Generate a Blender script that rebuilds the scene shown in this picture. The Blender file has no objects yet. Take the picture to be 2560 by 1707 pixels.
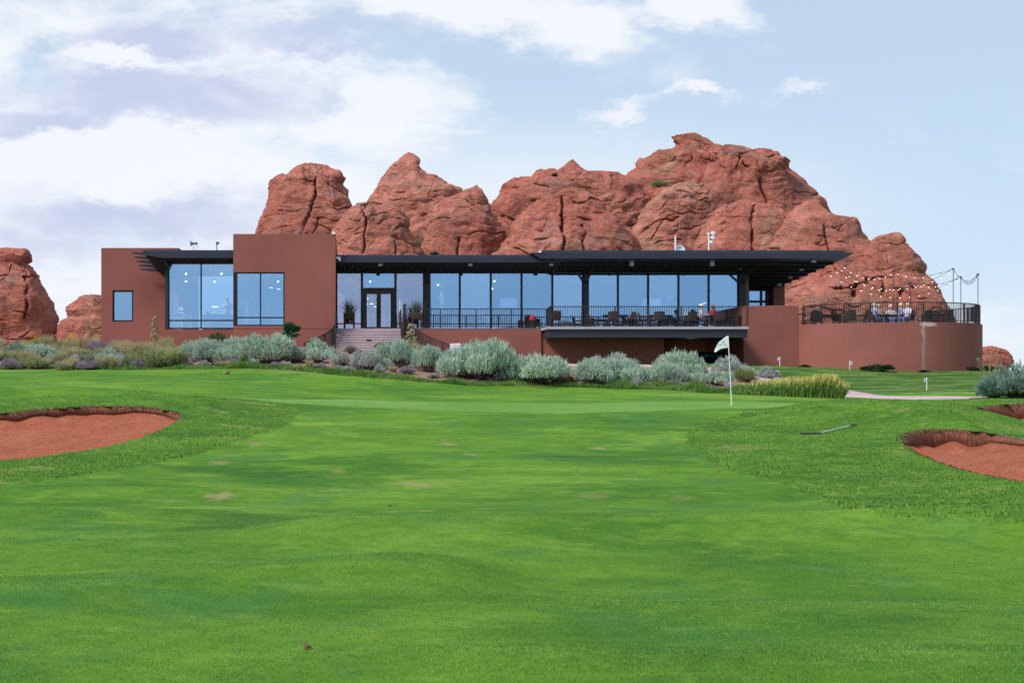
import bpy, bmesh, math, random
import numpy as np
from mathutils import Vector, Matrix
rng = np.random.default_rng(7); random.seed(7)
SC = bpy.context.scene; COL = SC.collection
F = 3555.6; CX = 880.0; HZ = 965.0; EYE = 1.6      # focal length in photo pixels, foot of the optical axis, horizon, eye height

def W(px, py, Y): return Vector(((px-CX)*Y/F, Y, EYE+(HZ-py)*Y/F))
def X(px, Y): return (px-CX)*Y/F
def Z(py, Y): return EYE+(HZ-py)*Y/F

# ------------------------------------------------------------------ numpy noise
_P = np.random.default_rng(11).permutation(256); _P = np.concatenate([_P,_P,_P])
_G = np.random.default_rng(12).normal(size=(256,3)); _G /= np.linalg.norm(_G,axis=1)[:,None]
def perlin(p):
    p = np.asarray(p,float); i = np.floor(p).astype(int); f = p-i; i &= 255
    u = f*f*f*(f*(f*6-15)+10); r = 0
    for dx in (0,1):
        for dy in (0,1):
            for dz in (0,1):
                h = _P[_P[_P[i[:,0]+dx]+i[:,1]+dy]+i[:,2]+dz]
                g = _G[h]; d = f-np.array([dx,dy,dz])
                w = (u[:,0] if dx else 1-u[:,0])*(u[:,1] if dy else 1-u[:,1])*(u[:,2] if dz else 1-u[:,2])
                r = r+w*(g*d).sum(1)
    return r*1.5
def fbm(p, o=4, g=.5):
    r = 0; a = 1
    for k in range(o): r = r+a*perlin(p*(2**k)+17.3*k); a *= g
    return r

# ------------------------------------------------------------------ mesh helper
class MB:
    def __init__(s): s.v=[]; s.f=[]
    def add(s, vs, fs):
        o=len(s.v); s.v.extend([tuple(v) for v in vs]); s.f.extend([tuple(i+o for i in f) for f in fs]); return s
    def box(s,x0,x1,y0,y1,z0,z1):
        return s.add([(x0,y0,z0),(x1,y0,z0),(x1,y1,z0),(x0,y1,z0),(x0,y0,z1),(x1,y0,z1),(x1,y1,z1),(x0,y1,z1)],
            [(0,3,2,1),(4,5,6,7),(0,1,5,4),(1,2,6,5),(2,3,7,6),(3,0,4,7)])
    def hexa(s,p):   # 8 points, bottom ring then top ring
        return s.add(p,[(0,3,2,1),(4,5,6,7),(0,1,5,4),(1,2,6,5),(2,3,7,6),(3,0,4,7)])
    def prismx(s,poly,x0,x1):   # yz polygon extruded along x
        n=len(poly); vs=[(x0,y,z) for y,z in poly]+[(x1,y,z) for y,z in poly]
        return s.add(vs,[tuple(range(n)),tuple(range(2*n-1,n-1,-1))]+[(i,i+n,(i+1)%n+n,(i+1)%n) for i in range(n)])
    def prismz(s,poly,z0,z1):
        n=len(poly); vs=[(x,y,z0) for x,y in poly]+[(x,y,z1) for x,y in poly]
        return s.add(vs,[tuple(range(n-1,-1,-1)),tuple(range(n,2*n))]+[(i,(i+1)%n,(i+1)%n+n,i+n) for i in range(n)])
    def tube(s,pts,r,n=6,cap=True):
        pts=[Vector(p) for p in pts]; k=len(pts); rs=r if isinstance(r,(list,tuple)) else [r]*k; vs=[]
        up=Vector((0,0,1))
        for i,p in enumerate(pts):
            t=(pts[min(i+1,k-1)]-pts[max(i-1,0)]).normalized()
            a=t.cross(up if abs(t.z)<.95 else Vector((1,0,0))).normalized(); b=a.cross(t)
            for j in range(n):
                q=2*math.pi*(j+.5)/n; vs.append(p+rs[i]*(a*math.cos(q)+b*math.sin(q)))
        fs=[(i*n+j,i*n+(j+1)%n,(i+1)*n+(j+1)%n,(i+1)*n+j) for i in range(k-1) for j in range(n)]
        if cap: fs+= [tuple(range(n-1,-1,-1)),tuple(range((k-1)*n,k*n))]
        return s.add(vs,fs)
    def lathe(s,prof,c=(0,0,0),n=16,axis='z'):
        vs=[];k=len(prof)
        for r,h in prof:
            for j in range(n):
                q=2*math.pi*j/n
                if axis=='z': vs.append((c[0]+r*math.cos(q),c[1]+r*math.sin(q),c[2]+h))
                elif axis=='y': vs.append((c[0]+r*math.cos(q),c[1]+h,c[2]+r*math.sin(q)))
                else: vs.append((c[0]+h,c[1]+r*math.cos(q),c[2]+r*math.sin(q)))
        fs=[(i*n+j,i*n+(j+1)%n,(i+1)*n+(j+1)%n,(i+1)*n+j) for i in range(k-1) for j in range(n)]
        fs+=[tuple(range(n-1,-1,-1)),tuple(range((k-1)*n,k*n))]
        return s.add(vs,fs)
    def ball(s,c,r,n=10,sq=(1,1,1)):
        c=Vector(c); m=n//2+1; prof=[(r*math.sin(math.pi*i/m),-r*math.cos(math.pi*i/m)) for i in range(m+1)]
        vs=[];fs=[]
        for pr,h in prof:
            for j in range(n):
                q=2*math.pi*j/n; vs.append((c.x+sq[0]*max(pr,1e-4)*math.cos(q),c.y+sq[1]*max(pr,1e-4)*math.sin(q),c.z+sq[2]*h))
        for i in range(m):
            for j in range(n): fs.append((i*n+j,i*n+(j+1)%n,(i+1)*n+(j+1)%n,(i+1)*n+j))
        return s.add(vs,fs)
    def bar(s,a,b,w,h):   # rectangular bar between two points, w horizontal, h vertical
        a=Vector(a);b=Vector(b);t=(b-a).normalized()
        sd=t.cross(Vector((0,0,1)));
        if sd.length<1e-3: sd=Vector((1,0,0))
        sd.normalize(); u=sd.cross(t); p=[]
        for q in (a,b):
            p+=[q-sd*w/2-u*h/2,q+sd*w/2-u*h/2,q+sd*w/2+u*h/2,q-sd*w/2+u*h/2]
        return s.add(p,[(0,1,2,3),(7,6,5,4),(0,4,5,1),(1,5,6,2),(2,6,7,3),(3,7,4,0)])
    def build(s,name,mat,parent=None,smooth=False,bevel=0):
        me=bpy.data.meshes.new(name); me.from_pydata(s.v,[],s.f)
        bm=bmesh.new(); bm.from_mesh(me); bmesh.ops.recalc_face_normals(bm,faces=bm.faces); bm.to_mesh(me); bm.free()
        if smooth: me.shade_smooth()
        o=bpy.data.objects.new(name,me); COL.objects.link(o); me.materials.append(mat)
        if parent: o.parent=parent
        if bevel:
            m=o.modifiers.new('bevel','BEVEL'); m.width=bevel; m.segments=2; m.limit_method='ANGLE'
        return o

def npmesh(name,V,Fq,mat,parent=None,smooth=True,tint=None,attrs=None):
    """V (n,3); Fq (m,3) or (m,4) index array"""
    me=bpy.data.meshes.new(name); V=np.asarray(V,np.float32); Fq=np.asarray(Fq,np.int32); k=Fq.shape[1]
    me.vertices.add(len(V)); me.vertices.foreach_set('co',V.ravel())
    me.loops.add(Fq.size); me.loops.foreach_set('vertex_index',Fq.ravel())
    me.polygons.add(len(Fq)); me.polygons.foreach_set('loop_start',np.arange(0,Fq.size,k,dtype=np.int32))
    me.polygons.foreach_set('loop_total',np.full(len(Fq),k,np.int32))
    me.update(calc_edges=True)
    if smooth: me.shade_smooth()
    A=dict(attrs or {})
    if tint is not None: A['tint']=tint
    for n,a in A.items():
        at=me.attributes.new(n,'FLOAT','POINT'); at.data.foreach_set('value',np.asarray(a,np.float32))
    me.materials.append(mat)
    o=bpy.data.objects.new(name,me); COL.objects.link(o)
    if parent: o.parent=parent
    return o

def tag(o,label=None,cat=None,group=None,kind=None):
    if label: o['label']=label
    if cat: o['category']=cat
    if group: o['group']=group
    if kind: o['kind']=kind
    return o
def thing(name,label,cat,loc=(0,0,0),rz=0,group=None):
    o=bpy.data.objects.new(name,None); COL.objects.link(o); o.location=loc; o.rotation_euler=(0,0,rz)
    o.empty_display_size=.2
    return tag(o,label,cat,group)
KIDS={}
def dup(root,loc,rz,label=None,scale=None):
    """copy of a thing with its parts and sub-parts"""
    r=root.copy(); COL.objects.link(r); r.location=loc; r.rotation_euler=(0,0,rz)
    if scale: r.scale=scale
    if label: r['label']=label
    for ch in list(root.children):
        c=ch.copy(); COL.objects.link(c); c.parent=r
        for g in list(ch.children):
            d=g.copy(); COL.objects.link(d); d.parent=c
    return r

# ------------------------------------------------------------------ material helper
class NT:
    def __init__(s,t): s.t=t; s.n=t.nodes; s.l=t.links
    def node(s,typ,**k):
        n=s.n.new(typ)
        for a,b in k.items(): setattr(n,a,b)
        return n
    def put(s,sock,v):
        if hasattr(v,'is_output'): s.l.new(v,sock)
        elif v is not None:
            if isinstance(v,(tuple,list)) and len(v)==3 and sock.type=='RGBA': v=(*v,1)
            sock.default_value=v
    def math(s,op,a,b=None,c=None,clamp=False):
        n=s.node('ShaderNodeMath',operation=op); n.use_clamp=clamp
        for i,v in enumerate((a,b,c)):
            if v is not None: s.put(n.inputs[i],v)
        return n.outputs[0]
    def vm(s,op,a,b=None,scale=None):
        n=s.node('ShaderNodeVectorMath',operation=op); s.put(n.inputs[0],a)
        if b is not None: s.put(n.inputs[1],b)
        if scale is not None: s.put(n.inputs['Scale'],scale)
        return n.outputs['Value'] if op in('LENGTH','DOT_PRODUCT','DISTANCE') else n.outputs[0]
    def mix(s,f,a,b,blend='MIX'):
        n=s.node('ShaderNodeMix',data_type='RGBA',blend_type=blend)
        s.put(n.inputs[0],f); s.put(n.inputs[6],a); s.put(n.inputs[7],b); return n.outputs[2]
    def rng(s,v,a,b,c=0.,d=1.,smooth=True):
        n=s.node('ShaderNodeMapRange'); n.interpolation_type='SMOOTHSTEP' if smooth else 'LINEAR'
        s.put(n.inputs[0],v)
        for i,q in enumerate((a,b,c,d)): s.put(n.inputs[i+1],q)
        return n.outputs[0]
    def noise(s,vec,scale,detail=4,rough=.55,dist=0.,lac=2.):
        n=s.node('ShaderNodeTexNoise'); s.put(n.inputs['Vector'],vec); s.put(n.inputs['Scale'],scale)
        n.inputs['Detail'].default_value=detail; n.inputs['Roughness'].default_value=rough; n.inputs['Distortion'].default_value=dist
        n.inputs['Lacunarity'].default_value=lac
        return n.outputs['Fac']
    def vor(s,vec,scale,feature='F1',out='Distance'):
        n=s.node('ShaderNodeTexVoronoi',feature=feature); s.put(n.inputs['Vector'],vec); s.put(n.inputs['Scale'],scale); return n.outputs[out]
    def pos(s): return s.node('ShaderNodeNewGeometry').outputs['Position']
    def obj(s): return s.node('ShaderNodeTexCoord').outputs['Object']
    def attr(s,name): return s.node('ShaderNodeAttribute',attribute_name=name).outputs['Fac']
    def scale(s,v,t): return s.vm('MULTIPLY',v,t)
    def bump(s,h,strength=.5,dist=.02):
        n=s.node('ShaderNodeBump'); s.put(n.inputs['Height'],h); n.inputs['Strength'].default_value=strength; n.inputs['Distance'].default_value=dist
        return n.outputs[0]
def mat(name):
    m=bpy.data.materials.new(name); m.use_nodes=True; t=NT(m.node_tree); b=m.node_tree.nodes['Principled BSDF']; return m,t,b
def plain(name,c,rough=.6,metal=0,var=.12,scale=6,bump=0,emit=0,spec=.4,ec=None):
    m,t,b=mat(name); n=t.noise(t.obj(),scale,4)
    t.put(b.inputs['Base Color'],t.mix(n,tuple(q*(1-var) for q in c),tuple(min(1,q*(1+var)) for q in c)))
    b.inputs['Roughness'].default_value=rough; b.inputs['Metallic'].default_value=metal; b.inputs['Specular IOR Level'].default_value=spec
    if bump: t.put(b.inputs['Normal'],t.bump(t.noise(t.obj(),scale*8,3),bump))
    if emit: b.inputs['Emission Color'].default_value=(*(ec or c),1); b.inputs['Emission Strength'].default_value=emit
    return m
M={}
def foliage(name,c0,c1,c2=None,rough=.7,trans=.25):
    """leaf material: colour by the per-sprig tint attribute"""
    m,t,b=mat(name); a=t.attr('tint'); col=t.mix(t.rng(a,0,.6,smooth=False),c0,c1)
    if c2: col=t.mix(t.rng(a,.6,1.,smooth=False),col,c2)
    t.put(b.inputs['Base Color'],col); b.inputs['Roughness'].default_value=rough; b.inputs['Specular IOR Level'].default_value=.2
    tr=t.node('ShaderNodeBsdfTranslucent'); t.put(tr.inputs[0],col); mx=t.node('ShaderNodeMixShader'); mx.inputs[0].default_value=trans
    t.l.new(b.outputs[0],mx.inputs[1]); t.l.new(tr.outputs[0],mx.inputs[2])
    t.l.new(mx.outputs[0],m.node_tree.nodes['Material Output'].inputs[0]); return m

# ---- stucco
def stucco(name,c,stain=False):
    m,t,b=mat(name); p=t.pos()
    big=t.noise(p,.35,4); mid=t.noise(t.scale(p,(1.2,1.2,.5)),1.5,5); fine=t.noise(p,28,3)
    col=t.mix(t.rng(big,.3,.7),tuple(q*.90 for q in c),tuple(q*1.08 for q in c))
    col=t.mix(t.math('MULTIPLY',t.rng(mid,.5,.8),.22),col,(c[0]*.8,c[1]*.82,c[2]*.9))
    col=t.mix(t.rng(fine,.3,.7),t.mix(1,col,(.86,.86,.86),'MULTIPLY'),t.mix(1,col,(1.12,1.12,1.12),'MULTIPLY'))
    st=t.noise(t.scale(p,(2.5,2.5,.12)),1,4)      # faint rain streaks
    col=t.mix(t.math('MULTIPLY',t.rng(st,.55,.75),.15),col,(c[0]*.75,c[1]*.75,c[2]*.78))
    if stain:   # pale mineral streak below the rail
        sx=t.node('ShaderNodeSeparateXYZ'); t.put(sx.inputs[0],p)
        wob=t.math('MULTIPLY',t.math('SUBTRACT',t.noise(p,3,4),.5),.22)
        dx=t.math('ABSOLUTE',t.math('SUBTRACT',t.math('ADD',sx.outputs[0],wob),STX))
        run=t.math('MULTIPLY',t.rng(dx,.04,.12,1,0),t.math('MULTIPLY',t.rng(sx.outputs[2],3.0,4.9,.25,.6),t.rng(t.noise(t.scale(p,(3,3,.6)),3,5),.3,.6,.35,1)))
        ex=t.math('DIVIDE',t.math('SUBTRACT',t.math('ADD',sx.outputs[0],t.math('MULTIPLY',wob,1.5)),STX+.28),.52)
        ez=t.math('DIVIDE',t.math('SUBTRACT',t.math('ADD',sx.outputs[2],t.math('MULTIPLY',wob,.4)),4.76),.12)
        el=t.math('SQRT',t.math('ADD',t.math('MULTIPLY',ex,ex),t.math('MULTIPLY',ez,ez)))
        col=t.mix(t.math('MAXIMUM',run,t.rng(el,.7,1.05,.85,0)),col,(.55,.45,.46))
    t.put(b.inputs['Base Color'],col); b.inputs['Roughness'].default_value=.9; b.inputs['Specular IOR Level'].default_value=.15
    t.put(b.inputs['Normal'],t.bump(t.noise(p,45,4),.6,.01)); return m
STX=X(2302,73.2)
WALLC=(.280,.103,.085)
M['stucco']=stucco('red_stucco',WALLC); M['stucco_stain']=stucco('red_stucco_streaked',WALLC,True)
M['dark']=plain('dark_bronze_paint',(.026,.028,.050),.45,0,.25,1.5)
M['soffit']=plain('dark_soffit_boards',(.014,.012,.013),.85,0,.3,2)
M['rail']=plain('bronze_rail_paint',(.030,.024,.032),.45,0,.2,3)
M['frame']=plain('dark_window_frame',(.015,.02,.03),.4,0,.2,3)
M['roof']=plain('roof_edge_metal',(.030,.042,.075),.4,0,.2,1.5)
M['slab']=plain('deck_concrete',(.36,.34,.40),.85,0,.2,2,.2)
M['step']=plain('stair_concrete',(.42,.33,.35),.88,0,.16,1.2,.3)
M['white']=plain('white_paint',(.8,.8,.82),.45,0,.06,5)
M['offwhite']=plain('interior_paint',(.5,.48,.46),.8,0,.08,1)
M['inwall']=plain('interior_dark_wall',(.30,.24,.22),.8,0,.15,.6)
M['infloor']=plain('interior_floor',(.34,.25,.2),.5,0,.2,1)
M['counter']=plain('counter_wood',(.45,.36,.3),.5,0,.2,2)
M['lamp']=plain('lamp_glow',(1,.9,.7),.5,0,0,1,0,14,ec=(1,.82,.55))
M['bulb']=plain('bulb_glow',(1,.9,.75),.5,0,0,1,0,2.2,ec=(1,.86,.62))
M['canlight']=plain('pale_light_can',(.42,.40,.42),.6)
M['wicker']=plain('brown_wicker',(.055,.035,.03),.7,0,.4,40,.5)
M['iron']=plain('black_iron',(.015,.015,.018),.5)
M['corten']=plain('rusty_steel',(.06,.024,.02),.75,0,.5,6,.3)
M['screen']=plain('dark_screen',(.25,.22,.35),.3,0,.3,6)
def glass(name,tint,refl,tr,tf):
    m,t,b=mat(name); t.n.remove(b)
    g=t.node('ShaderNodeBsdfGlossy'); g.inputs['Roughness'].default_value=.02; g.inputs[0].default_value=(*tint,1)
    rn=t.node('ShaderNodeObjectInfo').outputs['Random']; t.put(g.inputs[0],t.mix(rn,tuple(q*.86 for q in tint),(min(1,tint[0]*1.22),tint[1]*1.08,tint[2]*1.04)))
    wv=t.noise(t.pos(),.55,2); t.put(g.inputs['Normal'],t.bump(wv,.10,.04))
    x=t.node('ShaderNodeBsdfTransparent'); x.inputs[0].default_value=(*tr,1)
    mx=t.node('ShaderNodeMixShader'); mx.inputs[0].default_value=refl
    t.l.new(x.outputs[0],mx.inputs[1]); t.l.new(g.outputs[0],mx.inputs[2]); t.l.new(mx.outputs[0],m.node_tree.nodes['Material Output'].inputs[0]); return m
M['glass']=glass('blue_coated_glass',(.37,.66,.98),.54,(.74,.86,.94),0)
M['glass_door']=glass('clear_door_glass',(.5,.65,.9),.45,(.8,.86,.92),0)

# ---- sandstone
def rockmat():
    m,t,b=mat('red_sandstone'); p=t.pos(); at=t.attr('strata')
    n1=t.noise(p,.11,5,.6); n2=t.noise(t.scale(p,(1,1,1.6)),.45,6,.65,.6); n3=t.noise(p,2.2,5,.7)
    col=t.mix(t.rng(n1,.38,.62),(.455,.150,.110),(.550,.225,.165))
    col=t.mix(t.math('MULTIPLY',t.rng(n2,.52,.66),.7),col,(.345,.195,.170))          # grey purple varnish
    col=t.mix(t.math('MULTIPLY',t.rng(t.noise(p,.17,6,.68,.5),.55,.66),.6),col,(.42,.265,.170))   # tan lichen
    col=t.mix(t.math('MULTIPLY',t.rng(t.noise(t.vm('ADD',p,(40,3,9)),.55,5,.7),.6,.72),.6),col,(.55,.20,.115))   # fresh orange
    # bedding lines
    sx=t.node('ShaderNodeSeparateXYZ'); t.put(sx.inputs[0],p)
    w=t.math('ADD',t.math('MULTIPLY',t.noise(p,.22,3),5.5),t.math('ADD',sx.outputs[2],t.math('MULTIPLY',sx.outputs[0],.22)))
    bands=t.noise(t.node('ShaderNodeCombineXYZ').outputs[0],1,1)
    cmb=t.node('ShaderNodeCombineXYZ'); t.put(cmb.inputs[2],w); t.put(cmb.inputs[0],t.math('MULTIPLY',sx.outputs[0],.1)); t.put(cmb.inputs[1],t.math('MULTIPLY',sx.outputs[1],.1))
    bands=t.noise(cmb.outputs[0],2.4,4,.75)
    col=t.mix(t.math('MULTIPLY',t.rng(bands,.52,.68),.6),col,(.22,.09,.075))
    col=t.mix(t.math('MULTIPLY',t.rng(bands,.42,.30),.45),col,(.54,.27,.20))
    col=t.mix(t.rng(n3,.3,.7),t.mix(1,col,(.85,.85,.86),'MULTIPLY'),t.mix(1,col,(1.13,1.12,1.1),'MULTIPLY'))
    t.put(b.inputs['Base Color'],col); b.inputs['Roughness'].default_value=.95; b.inputs['Specular IOR Level'].default_value=.1
    cmb2=t.node('ShaderNodeCombineXYZ'); t.put(cmb2.inputs[2],t.math('MULTIPLY',w,1.)); t.put(cmb2.inputs[0],t.math('MULTIPLY',sx.outputs[0],.25)); t.put(cmb2.inputs[1],t.math('MULTIPLY',sx.outputs[1],.25))
    h=t.math('ADD',t.math('MULTIPLY',t.noise(cmb2.outputs[0],3.2,6,.75),1.0),t.math('MULTIPLY',t.noise(p,2.6,7,.7),.45))
    t.put(b.inputs['Normal'],t.bump(h,1.,.40)); return m
M['rock']=rockmat()
# ---- sand
def sandmat():
    m,t,b=mat('red_bunker_sand'); p=t.pos(); n=t.noise(p,.9,5); n2=t.noise(t.scale(p,(1,1.6,1)),7,6,.7,.8); f=t.noise(p,70,3,.7)
    col=t.mix(t.rng(n,.3,.7),(.60,.175,.09),(.69,.225,.13)); col=t.mix(t.math('MULTIPLY',t.rng(n2,.55,.66),.6),col,(.33,.085,.05))
    col=t.mix(t.rng(f,.3,.7),t.mix(1,col,(.85,.85,.85),'MULTIPLY'),t.mix(1,col,(1.12,1.12,1.12),'MULTIPLY'))
    t.put(b.inputs['Base Color'],col); b.inputs['Roughness'].default_value=.95; b.inputs['Specular IOR Level'].default_value=.1
    h=t.math('ADD',t.math('MULTIPLY',t.noise(t.scale(p,(1,2.2,1)),4,7,.75,.8),1.3),t.math('MULTIPLY',f,.2)); t.put(b.inputs['Normal'],t.bump(h,1.,.16)); return m
M['sand']=sandmat()
def lipmat():
    m,t,b=mat('rooty_dark_soil'); p=t.pos(); n=t.noise(t.scale(p,(9,9,2)),2,5,.7)
    t.put(b.inputs['Base Color'],t.mix(t.rng(n,.35,.65),(.13,.048,.03),(.36,.125,.075))); b.inputs['Roughness'].default_value=1
    t.put(b.inputs['Normal'],t.bump(n,1,.08)); return m
M['lip']=lipmat()
# ---- turf
def turf():
    m,t,b=mat('golf_turf'); p=t.pos(); sp=t.node('ShaderNodeSeparateXYZ'); t.put(sp.inputs[0],p); PY_=sp.outputs[1]
    ed=t.math('MULTIPLY',t.math('SUBTRACT',t.noise(p,2.2,5,.7),.5),t.rng(PY_,27,37,.35,2.2)); R=t.rng(t.math('ADD',t.attr('rough'),ed),-.07,.09,1,0); G=t.rng(t.attr('green'),-.12,.12,1,0); D=t.rng(t.attr('soil'),-.5,.4,1,0); BK=t.rng(t.attr('bank'),-.4,.4,1,0)
    a=t.noise(p,.22,5,.6,.3); c=t.noise(t.scale(p,(.75,1.1,1)),.75,6,.65,.5); d=t.noise(p,5,5,.7); f=t.noise(p,60,5,.8); f2=t.noise(p,190,2,.7); sk=t.noise(t.scale(p,(.7,1.3,1)),1.1,7,.72,.5)
    fair=t.mix(t.rng(a,.32,.66),(.056,.163,.019),(.120,.262,.026))
    fair=t.mix(t.math('MULTIPLY',t.rng(c,.50,.70),.75),fair,(.178,.325,.038))
    fair=t.mix(t.math('MULTIPLY',t.rng(t.noise(t.vm('ADD',p,(9,30,0)),.55,5,.6,.5),.52,.66),.8),fair,(.065,.19,.045))     # bluish patches
    fair=t.mix(t.math('MULTIPLY',t.rng(t.noise(t.vm('ADD',p,(51,7,0)),.5,5,.7,.4),.66,.74),.5),fair,(.36,.27,.13))        # dry patches
    fair=t.mix(t.math('MULTIPLY',t.rng(sk,.52,.68),.55),fair,(.165,.29,.05)); fair=t.mix(t.math('MULTIPLY',t.rng(sk,.46,.34),.45),fair,(.046,.148,.02))
    rough=t.mix(t.rng(c,.35,.65),(.052,.150,.020),(.108,.235,.028))
    rough=t.mix(t.math('MULTIPLY',t.rng(d,.5,.72),.7),rough,(.18,.275,.05))
    rough=t.mix(t.math('MULTIPLY',t.rng(t.noise(t.vm('ADD',p,(3,80,0)),.6,5,.65),.56,.68),.7),rough,(.23,.26,.085))
    bank=t.mix(t.rng(t.noise(t.scale(p,(.55,1.1,1)),1.1,5,.6,.4),.4,.64),(.050,.125,.024),(.135,.215,.06))
    band=t.noise(t.scale(p,(.17,.34,1)),1.,6,.68,.5)   # broad paler and darker swathes of turf
    fair=t.mix(t.math('MULTIPLY',t.rng(band,.52,.68),.75),fair,(.20,.335,.052)); fair=t.mix(t.math('MULTIPLY',t.rng(band,.46,.32),.75),fair,(.038,.122,.022))
    green=t.mix(t.rng(a,.3,.7),(.125,.275,.050),(.18,.335,.085))
    col=t.mix(R,fair,rough); col=t.mix(BK,col,bank); col=t.mix(G,col,green)
    col=t.mix(t.rng(d,.3,.7),t.mix(1,col,(.86,.88,.86),'MULTIPLY'),t.mix(1,col,(1.14,1.10,1.08),'MULTIPLY'))
    col=t.mix(t.rng(f,.32,.68),t.mix(1,col,(.78,.80,.74),'MULTIPLY'),t.mix(1,col,(1.22,1.17,1.2),'MULTIPLY'))
    col=t.mix(t.rng(f2,.3,.7),t.mix(1,col,(.62,.68,.58),'MULTIPLY'),t.mix(1,col,(1.36,1.28,1.3),'MULTIPLY'))
    soil=t.mix(t.noise(p,1.5,5),(.24,.13,.10),(.36,.22,.17)); col=t.mix(D,col,soil)
    for (x,y,rx,ry,s) in WORN:
        sx=t.vm('MULTIPLY',t.vm('SUBTRACT',p,(x,y,0)),(1/rx,1/ry,0)); e=t.math('ADD',t.vm('LENGTH',sx),t.math('MULTIPLY',t.math('SUBTRACT',t.noise(t.scale(p,(1,.5,1)),3.5,6,.75),.5),3.4))
        col=t.mix(t.math('MULTIPLY',t.rng(e,.35,1.0,1,0),s),col,(.33,.25,.12))
    t.put(b.inputs['Base Color'],col); b.inputs['Roughness'].default_value=.85; b.inputs['Specular IOR Level'].default_value=.06
    h=t.math('ADD',t.math('MULTIPLY',f,.7),t.math('ADD',t.math('MULTIPLY',f2,.35),t.math('MULTIPLY',d,1.6)))
    t.put(b.inputs['Normal'],t.bump(h,.55,.035)); return m
# ------------------------------------------------------------------ terrain
YK=np.array([2,5,7.6,11,16.5,18.5,21,24,27,30,33,36,39,42,46,50,54,58,62,66,70,74,78,84,95],float)
TC={ 0:   [0,0,0,0,.01,-.05,-.03,.06,.22,.47,.85,1.24,1.42,1.50,1.64,1.84,2.05,2.25,2.50,2.8,3.1,3.4,3.6,3.7,3.7],
   300:   [0,0,0,0,.0,-.06,-.03,.06,.21,.45,.78,1.12,1.34,1.46,1.62,1.83,2.05,2.26,2.50,2.8,3.1,3.4,3.6,3.7,3.7],
   600:   [0,0,0,0,.0,-.06,-.03,.05,.20,.38,.62,.86,1.06,1.20,1.38,1.62,1.92,2.32,2.60,2.9,3.2,3.4,3.5,3.6,3.6],
   1000:  [0,0,0,0,-.01,-.06,-.03,.05,.20,.37,.57,.76,.92,1.02,1.12,1.25,1.62,2.14,2.55,2.9,3.25,3.4,3.4,3.4,3.4],
   1400:  [0,0,0,0,-.01,-.06,-.03,.05,.19,.36,.56,.74,.89,1.00,1.08,1.18,1.40,1.72,1.98,2.3,2.55,2.75,2.85,2.85,2.85],
   1750:  [0,0,0,0,.0,-.05,-.02,.06,.20,.37,.57,.76,.91,1.02,1.10,1.18,1.34,1.60,1.85,2.2,2.5,2.75,2.85,2.85,2.85],
   2000:  [0,0,0,0,.0,-.04,-.01,.07,.23,.43,.66,.85,.99,1.07,1.10,1.12,1.16,1.22,1.45,1.75,2.2,2.62,2.75,2.75,2.75],
   2250:  [0,0,0,0,.0,-.03,.0,.09,.28,.52,.78,.95,1.05,1.12,1.10,1.06,1.06,1.14,1.42,1.68,2.1,2.48,2.6,2.5,2.4],
   2560:  [0,0,0,0,.02,-.02,.02,.08,.24,.44,.64,.80,.92,1.03,1.15,1.20,1.18,1.22,1.5,1.8,2.1,2.3,2.3,2.1,1.9]}
_pk=np.arange(-900,3501,20.); _yk=np.arange(2,95.1,.5)
_c=sorted(TC); _tab=np.array([np.interp(_yk,YK,TC[k]) for k in _c])
_T=np.array([[np.interp(p,_c,_tab[:,j]) for p in _pk] for j in range(len(_yk))])   # (Y,px)
def _blur(T,n,ax):
    for _ in range(n):
        P=np.pad(T,[(1,1) if a==ax else (0,0) for a in (0,1)],mode='edge')
        T=(P[:-2]+2*P[1:-1]+P[2:])/4 if ax==0 else (P[:,:-2]+2*P[:,1:-1]+P[:,2:])/4
    return T
_T=_blur(_blur(_T,3,0),18,1)
_xy=lambda px,Y:((px-CX)*Y/F,Y)
RIDGES=[([_xy(2040,35.2),_xy(2230,34.6),_xy(2370,33.3)],.34,1.0),([_xy(2120,39.8),_xy(2290,38.4)],.20,1.3),([_xy(2480,42.6),_xy(2800,42.8)],.14,1.2),([_xy(-300,37.5),_xy(0,37.6),_xy(300,37.8),_xy(480,37)],.26,1.3),([_xy(-500,10.6),_xy(200,11.0),_xy(800,11.7),_xy(1000,12.2)],.17,.85),([_xy(900,15.0),_xy(1400,15.5),_xy(2800,16.0)],.20,1.1),([_xy(1250,8.1),_xy(1900,7.9),_xy(2900,8.0)],.09,.55),([_xy(-600,16.6),_xy(0,16.9),_xy(500,17.3)],.14,.9),([_xy(1500,11.6),_xy(2600,11.2)],-.10,.9),([_xy(-500,21),_xy(900,20.6),_xy(2500,21)],-.08,1.3)]
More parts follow.
